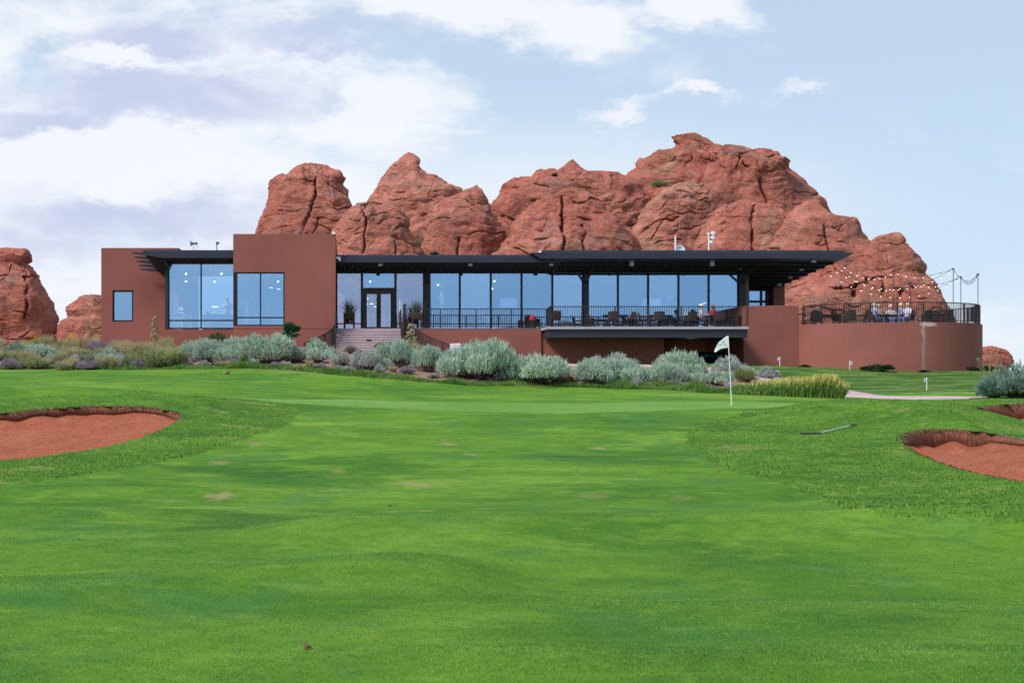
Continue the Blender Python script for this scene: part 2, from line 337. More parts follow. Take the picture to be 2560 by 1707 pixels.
def terrain(x,y):
    x=np.asarray(x,float); y=np.asarray(y,float); yc=np.clip(y,4,94.9); p=np.clip(CX+F*x/yc,-899,3499)
    fi=(yc-2)/.5; i=np.floor(fi).astype(int); fi=fi-i; fj=(p+900)/20; j=np.floor(fj).astype(int); fj=fj-j
    i=np.clip(i,0,len(_yk)-2); j=np.clip(j,0,len(_pk)-2)
    z=_T[i,j]*(1-fi)*(1-fj)+_T[i+1,j]*fi*(1-fj)+_T[i,j+1]*(1-fi)*fj+_T[i+1,j+1]*fi*fj
    s=np.clip((y-4)/6,0,1)
    z=z+s*(.05*np.sin(x*.35+.8*np.sin(y*.31))*np.sin(y*.75+x*.19)+.012*np.sin(x*1.7+y*.6)*np.sin(y*1.3-x*.4))
    for path,hh,ww in RIDGES:
        A=np.array(path); dm=np.full(np.shape(x),1e9)
        for a,b in zip(A[:-1],A[1:]):
            e=b-a; t=np.clip(((x-a[0])*e[0]+(y-a[1])*e[1])/(e@e),0,1); dm=np.minimum(dm,(x-a[0]-t*e[0])**2+(y-a[1]-t*e[1])**2)
        z=z+hh*np.exp(-dm/ww**2)
    return z
def ground(px,py,y0=5.,y1=94.):
    """where the sight line through a photo pixel first meets the terrain"""
    ys=np.arange(y0,y1,.05); xs=(px-CX)*ys/F; d=EYE+(HZ-py)*ys/F-terrain(xs,ys)
    k=np.argmax(d<=0) if (d<=0).any() else len(ys)-1
    return Vector((xs[k],ys[k],float(terrain(xs[k],ys[k]))))
def at(px,Y): 
    x=X(px,Y); return Vector((x,Y,float(terrain(x,Y))))
def outline(pts,n=None,closed=True):
    """ground outline through photo pixels, smoothed by a closed Catmull-Rom spline"""
    P=[ground(*q) if len(q)==2 else at(q[0],q[2]) for q in pts]; P=np.array([(p.x,p.y) for p in P]); out=[]; k=len(P)
    for i in range(k):
        a,b,c,d=P[(i-1)%k],P[i],P[(i+1)%k],P[(i+2)%k]
        m=n or 6
        for q in range(m):
            s=q/m; out.append(.5*((2*b)+(c-a)*s+(2*a-5*b+4*c-d)*s*s+(3*b-3*c+d-a)*s**3))
    return np.array(out)
def sdf(px,py,poly):
    """signed distance, negative inside"""
    P=np.stack([px,py],1); dmin=np.full(len(P),1e9); ins=np.zeros(len(P),bool); cl=np.zeros_like(P)
    A=poly; B=np.roll(poly,-1,0)
    for a,b in zip(A,B):
        e=b-a; L=max((e*e).sum(),1e-12); w=P-a; h=np.clip((w@e)/L,0,1); q=a+h[:,None]*e; d=((P-q)**2).sum(1)
        k=d<dmin; dmin[k]=d[k]; cl[k]=q[k]
        c=(a[1]<=P[:,1])!=(b[1]<=P[:,1])
        with np.errstate(divide='ignore',invalid='ignore'): xx=a[0]+(P[:,1]-a[1])/(b[1]-a[1])*(b[0]-a[0])
        ins^=c&(P[:,0]<xx)
    d=np.sqrt(dmin); d[ins]*=-1; return d,cl

BUNK_L=outline([(-260,1168),(-120,1163),(0,1155),(150,1140),(280,1118),(380,1088),(440,1058),(452,1040),(425,1029),(360,1021),(280,1018),(200,1019),(110,1026),(40,1033),(-60,1040),(-200,1048)])
BUNK_R=outline([(2250,1100),(2275,1128),(2330,1155),(2400,1178),(2480,1196),(2560,1210),(2680,1225),(2760,1215),(2740,1150),(2650,1122),(2560,1102),(2480,1086),(2400,1078),(2330,1077),(2275,1084)])
BUNK_B=outline([(2422,0,38.3),(2440,0,39.6),(2490,0,40.9),(2560,0,41.4),(2660,0,41.5),(2760,0,40.8),(2790,0,36.8),(2740,0,33.6),(2640,0,33.4),(2560,0,34.3),(2490,0,36.0),(2445,0,37.3)])
ROUGH_L=outline([(-260,1238),(-100,1226),(0,1213),(200,1190),(400,1157),(560,1115),(680,1075),(735,1047),(728,1026),(690,1010),(600,999),(450,991),(300,988),(150,991),(0,997),(-200,1003)])
ROUGH_R=outline([(1718,1088),(1722,1106),(1791,1165),(1919,1198),(1992,1230),(2066,1252),(2175,1278),(2322,1296),(2560,1311),(2900,1330),(2900,0,44),(2700,0,45),(2560,0,44.5),(2400,0,43.5),(2200,0,43),(2050,0,41.5),(1950,0,39.5),(1850,1040),(1780,1060)])
GREEN=outline([(480,0,41.0),(600,0,42.6),(800,0,43.8),(1000,0,44.6),(1300,0,45.2),(1500,0,45),(1800,0,44.6),(1960,0,43.6),(1990,0,42.2),(1900,0,40.9),(1700,0,39.8),(1500,0,39.2),(1200,0,39.4),(1000,0,40.0),(800,0,40.6),(650,0,40.6)])
EDGE=[(-500,915),(-200,920),(0,924),(200,923),(400,924),(600,920),(750,930),(900,940),(1050,953),(1300,963),(1500,969),(1700,976),(1850,985),(1990,992),(2105,997)]
SOIL=outline(EDGE+[(2085,0,59),(2000,0,61.5),(1890,0,64),(1850,0,70),(1640,0,72),(1430,0,70.5),(1380,0,74),(1100,0,77),(300,0,84),(-700,0,88)],3)
BANK=outline([(1868,0,66),(2000,0,63),(2100,0,60.8),(2350,0,60.8),(2800,0,61),(2900,0,92),(1860,0,84)],3)
PATHC=[(2500,0,49.5),(2420,0,51.5),(2330,0,54.2),(2240,0,56.4),(2150,0,58.2),(2080,0,60.6),(1990,0,63.6),(1880,0,67.2),(1650,0,70.6),(1430,0,70.8),(1300,0,71.5)]
WORN=[]
for (px,py,wx,wy,s) in [(550,1240,50,.30,.7),(1035,1210,48,.28,.6),(1120,1110,30,.30,.75),(1500,1122,30,.30,.5),(1180,1136,26,.3,.5),(550,1158,30,.30,.5),(1062,1277,26,.2,.4),(1700,1245,40,.3,.3),(845,1178,26,.25,.4),(1480,1240,50,.2,.3),(640,1110,30,.3,.35)]:
    g=ground(px,py); WORN.append((g.x,g.y,wx*g.y/F,wy*(1+.02*g.y),s))
M['turf']=turf()

def make_ground():
    core_x=np.arange(-34,46.01,.25); core_y=np.arange(3,92.01,.25)
    def grow(v,d,lim):
        o=[];s=.25
        while abs(v)<lim: s*=1.22; v+=d*s; o.append(v)
        return o
    xs=np.array(grow(-34,-1,2600)[::-1]+list(core_x)+grow(46,1,2600)); ys=np.array(grow(3,-1,1200)[::-1]+list(core_y)+grow(92,1,2600))
    XX,YY=np.meshgrid(xs,ys); x=XX.ravel().copy(); y=YY.ravel().copy(); nx,ny=len(xs),len(ys)
    inside=np.zeros(len(x),bool)
    for B in (BUNK_L,BUNK_R,BUNK_B):
        k=np.where((x>B[:,0].min()-2)&(x<B[:,0].max()+2)&(y>B[:,1].min()-2)&(y<B[:,1].max()+2))[0]
        d,c=sdf(x[k],y[k],B); s=np.abs(d)<.135; x[k[s]]=c[s,0]; y[k[s]]=c[s,1]
        inside[k[(d<.135)]]=True
    z=terrain(x,y)
    far=np.clip((np.hypot(x-10,y-50)-60)/200,0,1); z=z*(1-far)-1.0*far
    A={}
    for n,P in (('rough',ROUGH_L),('green',GREEN),('soil',SOIL),('bank',BANK)):
        d=np.full(len(x),60.); k=np.where((y>4)&(y<95)&(np.abs(x)<60))[0]
        d[k]=sdf(x[k],y[k],P)[0]
        if n=='rough': d[k]=np.minimum(d[k],sdf(x[k],y[k],ROUGH_R)[0])
        if n=='soil': d=np.where((y>88)|(x<-45)&(y>56),-5,d)
        A[n]=d
    # the rough stands a little higher than the mown fairway
    z=z+.035*(1/(1+np.exp(np.clip(A['rough']/.06,-40,40))))*(y<60)
    i,j=np.meshgrid(np.arange(ny-1),np.arange(nx-1),indexing='ij'); a=(i*nx+j).ravel(); Q=np.stack([a,a+1,a+nx+1,a+nx],1)
    Q=Q[~inside[Q].all(1)]
    o=npmesh('ground',np.stack([x,y,z],1),Q,M['turf'],attrs=A); return tag(o,kind='structure')
make_ground()

def bunker(poly,lip,fall,label):
    n=len(poly); c=poly.mean(0)
    d=np.roll(poly,-1,0)-np.roll(poly,1,0); nrm=np.stack([d[:,1],-d[:,0]],1); nrm/=np.linalg.norm(nrm,axis=1)[:,None]
    if (nrm*(poly-c)).sum()<0: nrm=-nrm
    back=np.clip(nrm[:,1]*.75+.42,0,1)**1.2      # 1 on the far side, where the turf overhangs a cut face
    rim=terrain(poly[:,0],poly[:,1])+.03
    lipd=lip*back+.03; wob=1+.45*perlin(np.stack([poly[:,0]*1.9,poly[:,1]*1.9,np.zeros(n)],1))
    lipd=lipd*wob
    # cut soil face
    out=poly+nrm*.3; rows=[np.column_stack([out,terrain(out[:,0],out[:,1])-.06])]
    for k in range(5):
        s=k/4; off=-.10*s*(1-s)*3-.05*s; q=poly+nrm*off; 
        rows.append(np.column_stack([q,rim-lipd*s]))
    V=np.concatenate(rows); Q=[]
    for r in range(5):
        for k in range(n): Q.append((r*n+k,r*n+(k+1)%n,(r+1)*n+(k+1)%n,(r+1)*n+k))
    root=thing('sand_bunker',label,'bunker',(c[0],c[1],float(terrain(c[0],c[1]))),group='red sand bunkers')
    off=Vector(root.location)
    npmesh('soil_face',V-np.array(off),Q,M['lip'],root)
    base=rows[-1]; rings=[base+np.array([0,0,.012])]; 
    m=46
    for r in range(1,m+1):
        s=1-r/m; q=c+(base[:,:2]-c)*s
        bz=base[:,2]
        t=1-s; zt=terrain(q[:,0],q[:,1])
        # sand: follows the slope, dished towards the middle
        edge=bz-terrain(base[:,0],base[:,1])
        dz=edge*(s**1.3)-fall*(1-s**2.2)*.5-.12*(1-s)
        nz=np.stack([q[:,0]*1.1,q[:,1]*1.1,np.zeros(n)],1)
        zz=zt+dz+(.05*fbm(nz,3)+.018*fbm(nz*5,3))*min(1,t*6)
        rings.append(np.column_stack([q,zz]))
    V=np.concatenate(rings); Q=[(r*n+k,r*n+(k+1)%n,(r+1)*n+(k+1)%n,(r+1)*n+k) for r in range(m) for k in range(n)]
    npmesh('sand',V-np.array(off),Q,M['sand'],root)
    # roots and grass hanging over the cut
    P=[];H=[];Wd=[];T=[];Ln=[]
    for _ in range(int(n*60)):
        k=random.random()*n; i=int(k); f=k-i; b=back[i]
        if random.random()>b*1.1: continue
        p=poly[i]*(1-f)+poly[(i+1)%n]*f+nrm[i]*random.uniform(-.05,.10); P.append((p[0],p[1],float(rim[i])+.02-random.random()**2.2*lipd[i]*.8))
        H.append(random.uniform(.05,.15)); Wd.append(random.uniform(.012,.025)); T.append(random.random()); Ln.append((-nrm[i][0]*.09+random.gauss(0,.03),-nrm[i][1]*.09+random.gauss(0,.03)))
    if P: blades('hanging_roots',np.array(P)-np.array(off),np.array(H)*-.9,np.array(Wd),np.array(Ln),np.array(T),M['roots'],root,)
    return root

def blades(name,P,H,Wd,Ln,T,mt,parent=None,seg=2):
    """tapered, bent blades: 5 vertices each"""
    n=len(P); a=rng.uniform(0,math.pi,n) if seg==2 else rng.uniform(-.5,.5,n); dx=np.cos(a)*Wd/2; dy=np.sin(a)*Wd/2; H=np.asarray(H)
    P=np.asarray(P,float); mid=P+np.column_stack([Ln[:,0]*.35,Ln[:,1]*.35,H*.55]); tip=P+np.column_stack([Ln[:,0],Ln[:,1],H])
    w=np.column_stack([dx,dy,np.zeros(n)])
    V=np.stack([P-w,P+w,mid+w*.8,mid-w*.8,tip],1).reshape(-1,3)
    b=np.arange(n)*5; Q=np.concatenate([np.stack([b,b+1,b+2],1),np.stack([b,b+2,b+3],1),np.stack([b+3,b+2,b+4],1)])
    return npmesh(name,V,Q,mt,parent,smooth=False,tint=np.repeat(T,5))
M['roots']=foliage('hanging_roots',(.07,.035,.022),(.19,.11,.06),(.10,.19,.04))
M['tuft']=foliage('rough_grass',(.065,.18,.026),(.14,.29,.036),(.27,.36,.075))
M['lawn']=foliage('mown_grass',(.085,.21,.04),(.16,.32,.055),(.25,.40,.08))
M['fringe']=foliage('long_green_grass',(.075,.18,.035),(.16,.29,.06),(.33,.38,.14))
M['gold']=foliage('golden_seed_grass',(.30,.30,.07),(.46,.42,.10),(.58,.52,.22))
M['straw']=foliage('straw_grass',(.22,.24,.10),(.46,.40,.22),(.62,.55,.36))
bunker(BUNK_L,.17,.25,'broad red sand bunker with a dark cut lip beside the rabbit side of the lawn')
bunker(BUNK_R,.32,.35,'deep red sand bunker with a thick overhanging rooty lip below the ridge')
bunker(BUNK_B,.36,.45,'small red sand bunker half hidden behind the grassy ridge')

def scatter(poly,density,excl=(),ybias=None):
    x0,y0=poly.min(0); x1,y1=poly.max(0); n=int((x1-x0)*(y1-y0)*density); x=rng.uniform(x0,x1,n); y=rng.uniform(y0,y1,n)
    k=sdf(x,y,poly)[0]<0
    for e in excl: k&=sdf(x,y,e)[0]>.02
    if ybias is not None: k&=rng.uniform(size=n)<ybias(y)
    px=CX+F*x/np.maximum(y,1); k&=(px>-350)&(px<2900)
    return x[k],y[k]
# rough grass tufts on the collars of the bunkers
X0=[];Y0=[]
for P,e in ((ROUGH_L,(BUNK_L,)),(ROUGH_R,(BUNK_R,BUNK_B))):
    a,b=scatter(P,420,e,lambda y: np.clip((27/y)**1.5,.15,1)); X0.append(a); Y0.append(b)
x=np.concatenate(X0); y=np.concatenate(Y0); n=len(x)
x=x+rng.normal(0,.07,n); y=y+rng.normal(0,.10,n); ok=np.min([sdf(x,y,B)[0] for B in (BUNK_L,BUNK_R,BUNK_B)],axis=0)>.03; x=x[ok]; y=y[ok]; n=len(x)
cl=np.clip(.5+.9*fbm(np.stack([x*1.1,y*1.1,np.zeros(n)],1),3),0,1)
tag(blades('rough_grass',np.column_stack([x,y,terrain(x,y)+.02]),rng.uniform(.022,.052,n)*(.7+.6*cl),rng.uniform(.010,.022,n),rng.normal(0,.022,(n,2)),np.clip(cl*.75+rng.normal(0,.22,n),0,1),M['tuft']),kind='stuff')
# mown blades close to the camera
yy=6.4+12.5*rng.uniform(size=170000)**1.7; xx=rng.uniform(-1,1,len(yy)); pxs=-60+(xx*.5+.5)*2700; xx=(pxs-CX)*yy/F; n=len(yy)
cl=np.clip(.5+.8*fbm(np.stack([xx*.8,yy*.8,np.zeros(n)+4],1),3),0,1)
tag(blades('mown_grass',np.column_stack([xx,yy,terrain(xx,yy)-.004]),rng.uniform(.008,.018,n),rng.uniform(.003,.006,n),rng.normal(0,.008,(n,2)),np.clip(cl*.6+rng.normal(.15,.18,n),0,1),M['lawn']),kind='stuff')
# longer fringe where the lawn meets the planting
fx=[];fy=[];fh=[]
E=[ground(*q) for q in EDGE]; EX=np.array([[e.x,e.y] for e in E])
def fringe(px0,px1,n,hmin,hmax,dmin,dmax):
    p=rng.uniform(px0,px1,n); pe=np.interp(p,[q[0] for q in EDGE],[q[1] for q in EDGE])
    ys=np.interp(p,[q[0] for q in EDGE],EX[:,1])+rng.uniform(dmin,dmax,n)+.25*np.sin(p*.02)+.3*np.sin(p*.009+1)
    fx.append((p-CX)*ys/F); fy.append(ys); fh.append(rng.uniform(hmin,hmax,n)*(.65+.5*(.5+.5*np.sin(p*.045+1.3*np.sin(p*.017)))))
fringe(-300,560,9000,.08,.24,-.1,1.6); fringe(560,1000,10000,.10,.32,-.2,1.3); fringe(980,1480,7000,.08,.24,-.25,.8); fringe(1480,1900,15000,.14,.40,-.3,1.9)
x=np.concatenate(fx);y=np.concatenate(fy);h=np.concatenate(fh);n=len(x); h=h*np.clip(.62+.9*fbm(np.stack([x*.55,y*.9,np.zeros(n)+21],1),3),.18,1.15)
cl=np.clip(.45+.9*fbm(np.stack([x*.9,y*.9,np.zeros(n)+8],1),3),0,1)
tag(blades('long_fringe_grass',np.column_stack([x,y,terrain(x,y)]),h,rng.uniform(.014,.028,n),rng.normal(0,.09,(n,2)),np.clip(cl*.6+rng.normal(.05,.2,n),0,1),M['fringe']),kind='stuff')
# golden seed grass right of the flag
n=15000; p=1830+ (2108-1830)*rng.uniform(size=n)**.85; ed=np.interp(p,[q[0] for q in EDGE],EX[:,1]); ys=ed+rng.uniform(-.3,3.8,n)*np.clip((2125-p)/120,.12,1)
x=(p-CX)*ys/F; h=rng.uniform(.42,.92,n)*np.clip((p-1740)/230,.40,1)*np.clip((2150-p)/70,.7,1)*(.93+.08*np.sin(p*.031))
B=np.column_stack([x,ys,terrain(x,ys)]); L=np.column_stack([rng.normal(.06,.12,n),rng.normal(0,.10,n)])
tag(blades('tall_green_grass',B,h*.80,rng.uniform(.016,.03,n),L,rng.uniform(0,.7,n),M['fringe']),kind='stuff')
k=rng.uniform(size=n)<np.clip((p-1850)/420,.04,.42)*(.5+.5*np.clip((h-.4)/.4,0,1)); s=h[k]*.74; Bt=B[k]+np.column_stack([L[k,0]*.7,L[k,1]*.7,s])
tag(blades('golden_seed_heads',Bt,h[k]*.30,rng.uniform(.022,.04,k.sum()),rng.normal(.03,.07,(k.sum(),2)),rng.uniform(0,1,k.sum()),M['gold']),kind='stuff')

# far hills behind the camera, seen only as a reflection in the glass
hx=np.linspace(-2600,2600,220); hh=62+26*fbm(np.column_stack([hx*.0016,hx*0,hx*0+3]),4)+10*fbm(np.column_stack([hx*.012,hx*0,hx*0]),3)
hv=np.concatenate([np.column_stack([hx,-1500+0*hx,-3+0*hx]),np.column_stack([hx,-1640+0*hx,hh]),np.column_stack([hx,-1900+0*hx,hh*.4]),np.column_stack([hx,-2100+0*hx,-3+0*hx])]); m_=len(hx)
tag(npmesh('distant_hills',hv,[(r*m_+i,r*m_+i+1,(r+1)*m_+i+1,(r+1)*m_+i) for r in range(3) for i in range(m_-1)],plain('far_desert',(.26,.14,.12),.95,0,.3,.01)),kind='structure')
# ------------------------------------------------------------------ cart path
def ribbon(name,center,width,mt,dz,kind='structure'):
    P=[at(q[0],q[2]) for q in center]; P=np.array([(p.x,p.y) for p in P]); pts=[]
    for i in range(len(P)-1):
        a,b,c,d=P[max(i-1,0)],P[i],P[i+1],P[min(i+2,len(P)-1)]
        for q in range(14):
            s=q/14; pts.append(.5*((2*b)+(c-a)*s+(2*a-5*b+4*c-d)*s*s+(3*b-3*c+d-a)*s**3))
    pts=np.array(pts); d=np.gradient(pts,axis=0); nn=np.stack([-d[:,1],d[:,0]],1); nn/=np.linalg.norm(nn,axis=1)[:,None]
    V=[];k=len(pts);us=np.linspace(-.5,.5,9)
    for u in us: q=pts+nn*u*width; V.append(np.column_stack([q,terrain(q[:,0],q[:,1])+dz+.03]))
    low=[]
    for u in (us[0],us[-1]): q=pts+nn*u*width; low.append(np.column_stack([q,terrain(q[:,0],q[:,1])-.1]))
    V=np.concatenate([low[0]]+V+[low[1]]); Q=[(r*k+i,r*k+i+1,(r+1)*k+i+1,(r+1)*k+i) for r in range(10) for i in range(k-1)]
    return tag(npmesh(name,V,Q,mt),kind=kind)
M['path']=plain('pink_concrete',(.46,.34,.35),.9,0,.12,1.2,.2)
ribbon('cart_path',PATHC,2.3,M['path'],.03)

# ------------------------------------------------------------------ rocks
def rock(label,left,right,Yc,base=3.0,k=.8,bmax=9.,cracks=(),pits=(),seed=0,amp=1.,nth=380,nz=290,name='sandstone_rock'):
    """left/right: silhouette pixels from the summit down"""
    def mono(p):
        p=[list(q) for q in p]
        for i in range(1,len(p)): p[i][1]=max(p[i][1],p[i-1][1]+.5)
        return np.array(p,float)
    L=mono(left); R=mono(right); zt=max(Z(L[0,1],Yc),Z(R[0,1],Yc)); 
    zL=Z(L[:,1],Yc); zR=Z(R[:,1],Yc); xL=X(L[:,0],Yc); xR=X(R[:,0],Yc)
    q=np.linspace(0,1,nz); zs=zt-(zt-base)*(q**1.05)
    xl=np.interp(-zs,-zL,xL); xr=np.interp(-zs,-zR,xR)
    a=np.maximum((xr-xl)/2,.02); cx=(xr+xl)/2
    a_s=a.copy()
    for _ in range(6): a_s=np.convolve(np.pad(a_s,2,mode='edge'),[.1,.2,.4,.2,.1],'valid')
    b=np.minimum(a_s*k,bmax)*np.clip((q+.02)*12,0.25,1)
    nf=int(nth*.72); th=np.concatenate([np.linspace(np.pi-.25,2*np.pi+.25,nf,endpoint=False),np.linspace(2*np.pi+.25,3*np.pi-.25,nth-nf,endpoint=False)])
    ct,st=np.cos(th),np.sin(th); pe=.85
    sx=np.sign(ct)*np.abs(ct)**pe; sy=np.sign(st)*np.abs(st)**pe
    V=np.stack([cx[:,None]+a[:,None]*sx, Yc+b[:,None]*sy, np.repeat(zs[:,None],nth,1)],2).reshape(-1,3)
    N=np.stack([np.repeat((ct)[None],nz,0)/np.maximum(a,.5)[:,None],np.repeat(st[None],nz,0)/np.maximum(b,.5)[:,None],np.zeros((nz,nth))],2).reshape(-1,3)
    N/=np.linalg.norm(N,axis=1)[:,None]; N[:,2]+=.15
    S=V+np.array([seed*13.7,seed*5.1,seed*2.3]); w=np.repeat(np.clip(a/2.2,.2,1),nth); up=np.repeat(1+1.2*np.clip(1-q*5,0,1),nth)
    d=.75*fbm(S*.13,3)*np.abs(N[:,1])+.38*fbm(S*.42,3)
    warp=1.5*fbm(S*.10,2)+.25*fbm(S*.6,2)
    def bed(per,tilt,wk,amp,cut,mask,o):
        s=V[:,2]/per+tilt*V[:,0]/per+wk*(warp+o*fbm(S*.33+o*7,2)); fr=s-np.floor(s); idh=perlin(np.column_stack([np.floor(s)*1.37+seed,V[:,0]*.12,V[:,1]*.12+o]))
        return amp*(np.where(fr<cut,fr/cut,(1-fr)/(1-cut))-.5)*np.clip(mask+1.3*fbm(S*.22+o*5,2),0,1.2)*(.6+.9*idh)
    d+=bed(1.9,.18,1.,.42,.86,.42,0)+bed(.70,.22,1.2,.15,.82,.1,1)*up+bed(.30,.25,2.0,.06,.75,.3,2)*up
    def notch(per,tilt,wk,dep,th_,o):
        s_=V[:,2]/per+tilt*V[:,0]/per+wk*(warp+o*.6*fbm(S*.3+o*11,2)); fr=np.abs(s_-np.round(s_))*per
        return -dep*np.exp(-(fr/th_)**2)*np.clip(3.*fbm(S*np.array([.26,.26,.5])+o*19,3)-.62,0,1)*np.clip(.7+1.2*fbm(S*.9+o*3,2),.1,1)
    d+=notch(1.6,.18,1.,.42,.062,0.)+notch(.8,.28,1.3,.32,.05,1.)*np.minimum(up,1.6)+notch(1.3,-.4,.8,.28,.05,2.)+notch(.5,.2,1.,.20,.045,3.)
    rg=np.abs(perlin(S*np.array([.30,.30,.07])+31)); d-=.35*np.clip(1-rg/.02,0,1)*np.clip(-.1+2*perlin(S*.15+3),0,1)
    rg=np.abs(perlin(S*np.array([.16,.16,.34])+77)+.12*perlin(S*1.1)); d-=.30*np.clip(1-rg/.03,0,1)*np.clip(-.15+2*perlin(S*.2+13),0,1)
    d+=.06*fbm(S*1.6,3)
    pv=CX+F*V[:,0]/V[:,1]; pz=HZ-(V[:,2]-EYE)*F/V[:,1]
    for (line,cw,cd) in cracks:
        line=np.array(line,float); xx=np.interp(pz,line[:,1],line[:,0],left=-9e3,right=-9e3); xx=xx+(9*perlin(np.column_stack([pz*.025+line[0][0]*.37,pz*0,pz*0]))+3*perlin(np.column_stack([pz*.13,pz*0,pz*0])))*min(1,np.ptp(line[:,1])/60)
        d-=cd*.8*np.clip(.7+perlin(np.column_stack([pz*.04,pv*.01,pz*0])),.1,1)*np.exp(-((pv-xx)/(cw*.55))**2)*(st<0)[None].repeat(nz,0).ravel()
    for (hx,hy,hr,hd) in pits: d-=hd*np.exp(-(((pv-hx)**2+((pz-hy)*.8)**2)/hr**2)**2)*(st<0)[None].repeat(nz,0).ravel()
    V=V+N*(d*w*amp)[:,None]
    jg=fbm(np.column_stack([S[:,0]*.75,S[:,1]*.75,S[:,2]*.2]),3); V[:,2]+=np.repeat(np.clip(1-q*4,0,1)*np.clip(q*30,.15,1),nth)*(.30*jg+.28*np.round(jg*2.2)/2.2)*np.minimum(w,1)
    i,j=np.meshgrid(np.arange(nz-1),np.arange(nth),indexing='ij'); A=i*nth+j; B=i*nth+(j+1)%nth
    Q=np.stack([A,A+nth,B+nth,B],2).reshape(-1,4)
    top=V[:nth].mean(0); V=np.concatenate([V,top[None]]); Q=np.concatenate([Q]) 
    T=np.stack([np.arange(nth),(np.arange(nth)+1)%nth,np.full(nth,len(V)-1),np.full(nth,len(V)-1)],1)
    o=npmesh(name,V,Q,M['rock'])
    return tag(o,label,'rock','red sandstone outcrops')
rock('flat topped sandstone tower rising behind the tall stucco block',
  [(776,406),(767,410),(736,418),(712,436),(686,449),(677,456),(678,479),(670,513),(660,544),(640,583),(612,650),(590,760)],
  [(776,406),(791,409),(819,411),(837,423),(856,437),(865,450),(860,464),(872,482),(877,507),(882,531),(892,600),(905,760)],112,seed=1,
  cracks=[([(792,440),(792,470),(782,510),(764,560),(752,590)],5,.9),([(800,545),(780,590)],4,.5)])
rock('low rounded sandstone dome just right of the stucco tower, in front of the peaks',
  [(935,503),(925,505),(914,503),(900,502),(889,501),(883,511),(865,531),(840,562),(831,580),(815,640),(795,760)],
  [(935,503),(951,507),(981,509),(997,519),(1015,541),(1024,574),(1036,602),(1055,632),(1080,700),(1095,770)],104,k=.7,seed=2,
  cracks=[([(905,520),(914,560),(912,600),(905,635)],4,.8),([(990,600),(992,640)],4,.5)])
rock('tall pointed sandstone peak with a knobby cap behind the entrance roof',
  [(1021,381),(1009,387),(997,394),(987,406),(972,418),(962,434),(951,449),(941,460),(932,473),(928,490),(922,520),(905,600),(885,760)],
  [(1021,381),(1033,384),(1045,393),(1052,401),(1051,410),(1049,415),(1060,424),(1079,436),(1098,450),(1113,456),(1128,465),(1150,482),(1171,513),(1185,600),(1200,760)],119,seed=3)
rock('smooth sloping sandstone slab leaning right of the pointed peak',
  [(1191,464),(1180,469),(1171,473),(1140,486),(1110,498),(1085,520),(1073,534),(1064,574),(1056,624),(1045,700),(1035,760)],
  [(1191,464),(1203,475),(1207,484),(1220,504),(1229,531),(1248,562),(1262,583),(1266,592),(1264,602),(1268,640),(1280,760)],110,k=.75,seed=4,
  cracks=[([(1142,590),(1144,640)],5,.7)])
rock('sandstone dome split by a dark vertical crack, centred behind the long roof',
  [(1425,464),(1406,472),(1386,482),(1353,499),(1330,512),(1313,522),(1290,546),(1270,592),(1237,635),(1195,720),(1180,760)],
  [(1425,464),(1452,472),(1472,482),(1485,496),(1512,522),(1535,549),(1562,572),(1585,592),(1596,610),(1603,630),(1625,700),(1640,760)],106,k=.62,seed=5,
  cracks=[([(1404,480),(1408,520),(1406,570),(1409,640)],6,1.3),([(1455,560),(1465,580),(1462,630)],5,.6)])
rock('ledgy sandstone ridge with a small stepped summit behind the split dome',
  [(1432,399),(1422,404),(1406,419),(1399,430),(1380,432),(1366,434),(1353,436),(1333,444),(1300,448),(1270,459),(1249,473),(1250,479),(1227,506),(1224,540),(1232,600),(1240,760)],
  [(1432,399),(1440,405),(1452,418),(1467,423),(1475,432),(1500,434),(1530,435),(1560,436),(1590,442),(1620,470),(1640,540),(1670,760)],123,seed=6,k=.55)
rock('highest sandstone massif with an overhanging beak at its summit',
  [(1737,332),(1717,333),(1698,338),(1678,342),(1684,356),(1688,369),(1664,379),(1654,382),(1641,389),(1603,396),(1600,409),(1598,423),(1568,434),(1530,460),(1515,520),(1500,600),(1480,760)],
  [(1737,332),(1754,338),(1764,348),(1784,360),(1800,370),(1830,378),(1870,384),(1893,386),(1923,390),(1943,394),(1968,409),(1964,421),(1972,436),(1983,450),(2000,463),(2035,501),(2070,540),(2110,600),(2150,760)],125,seed=7,k=.5,nth=520,nz=330,
  cracks=[([(1800,372),(1806,400),(1815,440)],7,1.2)])
rock('rounded sandstone shoulder block capping the massif right of its summit',
  [(1820,360),(1808,362),(1801,372),(1800,392),(1770,420),(1740,470),(1720,560),(1700,760)],
  [(1820,360),(1858,365),(1875,375),(1895,384),(1925,381),(1945,387),(1973,403),(1968,412),(1958,430),(1975,470),(2010,560),(2050,760)],121,seed=8,k=.42,
  cracks=[([(1905,440),(1925,500),(1940,560)],7,.9),([(1848,380),(1846,420)],5,.6)])
rock('broad smooth sandstone apron sweeping down below the summit',
  [(1720,452),(1690,460),(1661,469),(1618,509),(1595,545),(1578,582),(1560,640),(1540,760)],
  [(1720,452),(1757,462),(1775,480),(1786,502),(1798,522),(1800,560),(1808,620),(1820,760)],115,seed=9,k=.55,amp=.8)
rock('lumpy sandstone buttress with a deep joint behind the right end of the roof',
  [(1867,496),(1850,500),(1833,506),(1812,514),(1790,526),(1770,549),(1752,580),(1735,625),(1715,760)],
  [(1867,496),(1890,504),(1910,512),(1945,514),(1975,530),(2010,545),(2035,575),(2060,625),(2085,760)],109,seed=10,amp=.75,k=.5,
  cracks=[([(1880,510),(1884,560),(1883,625)],6,1.2),([(1980,560),(2000,640)],6,.8)])
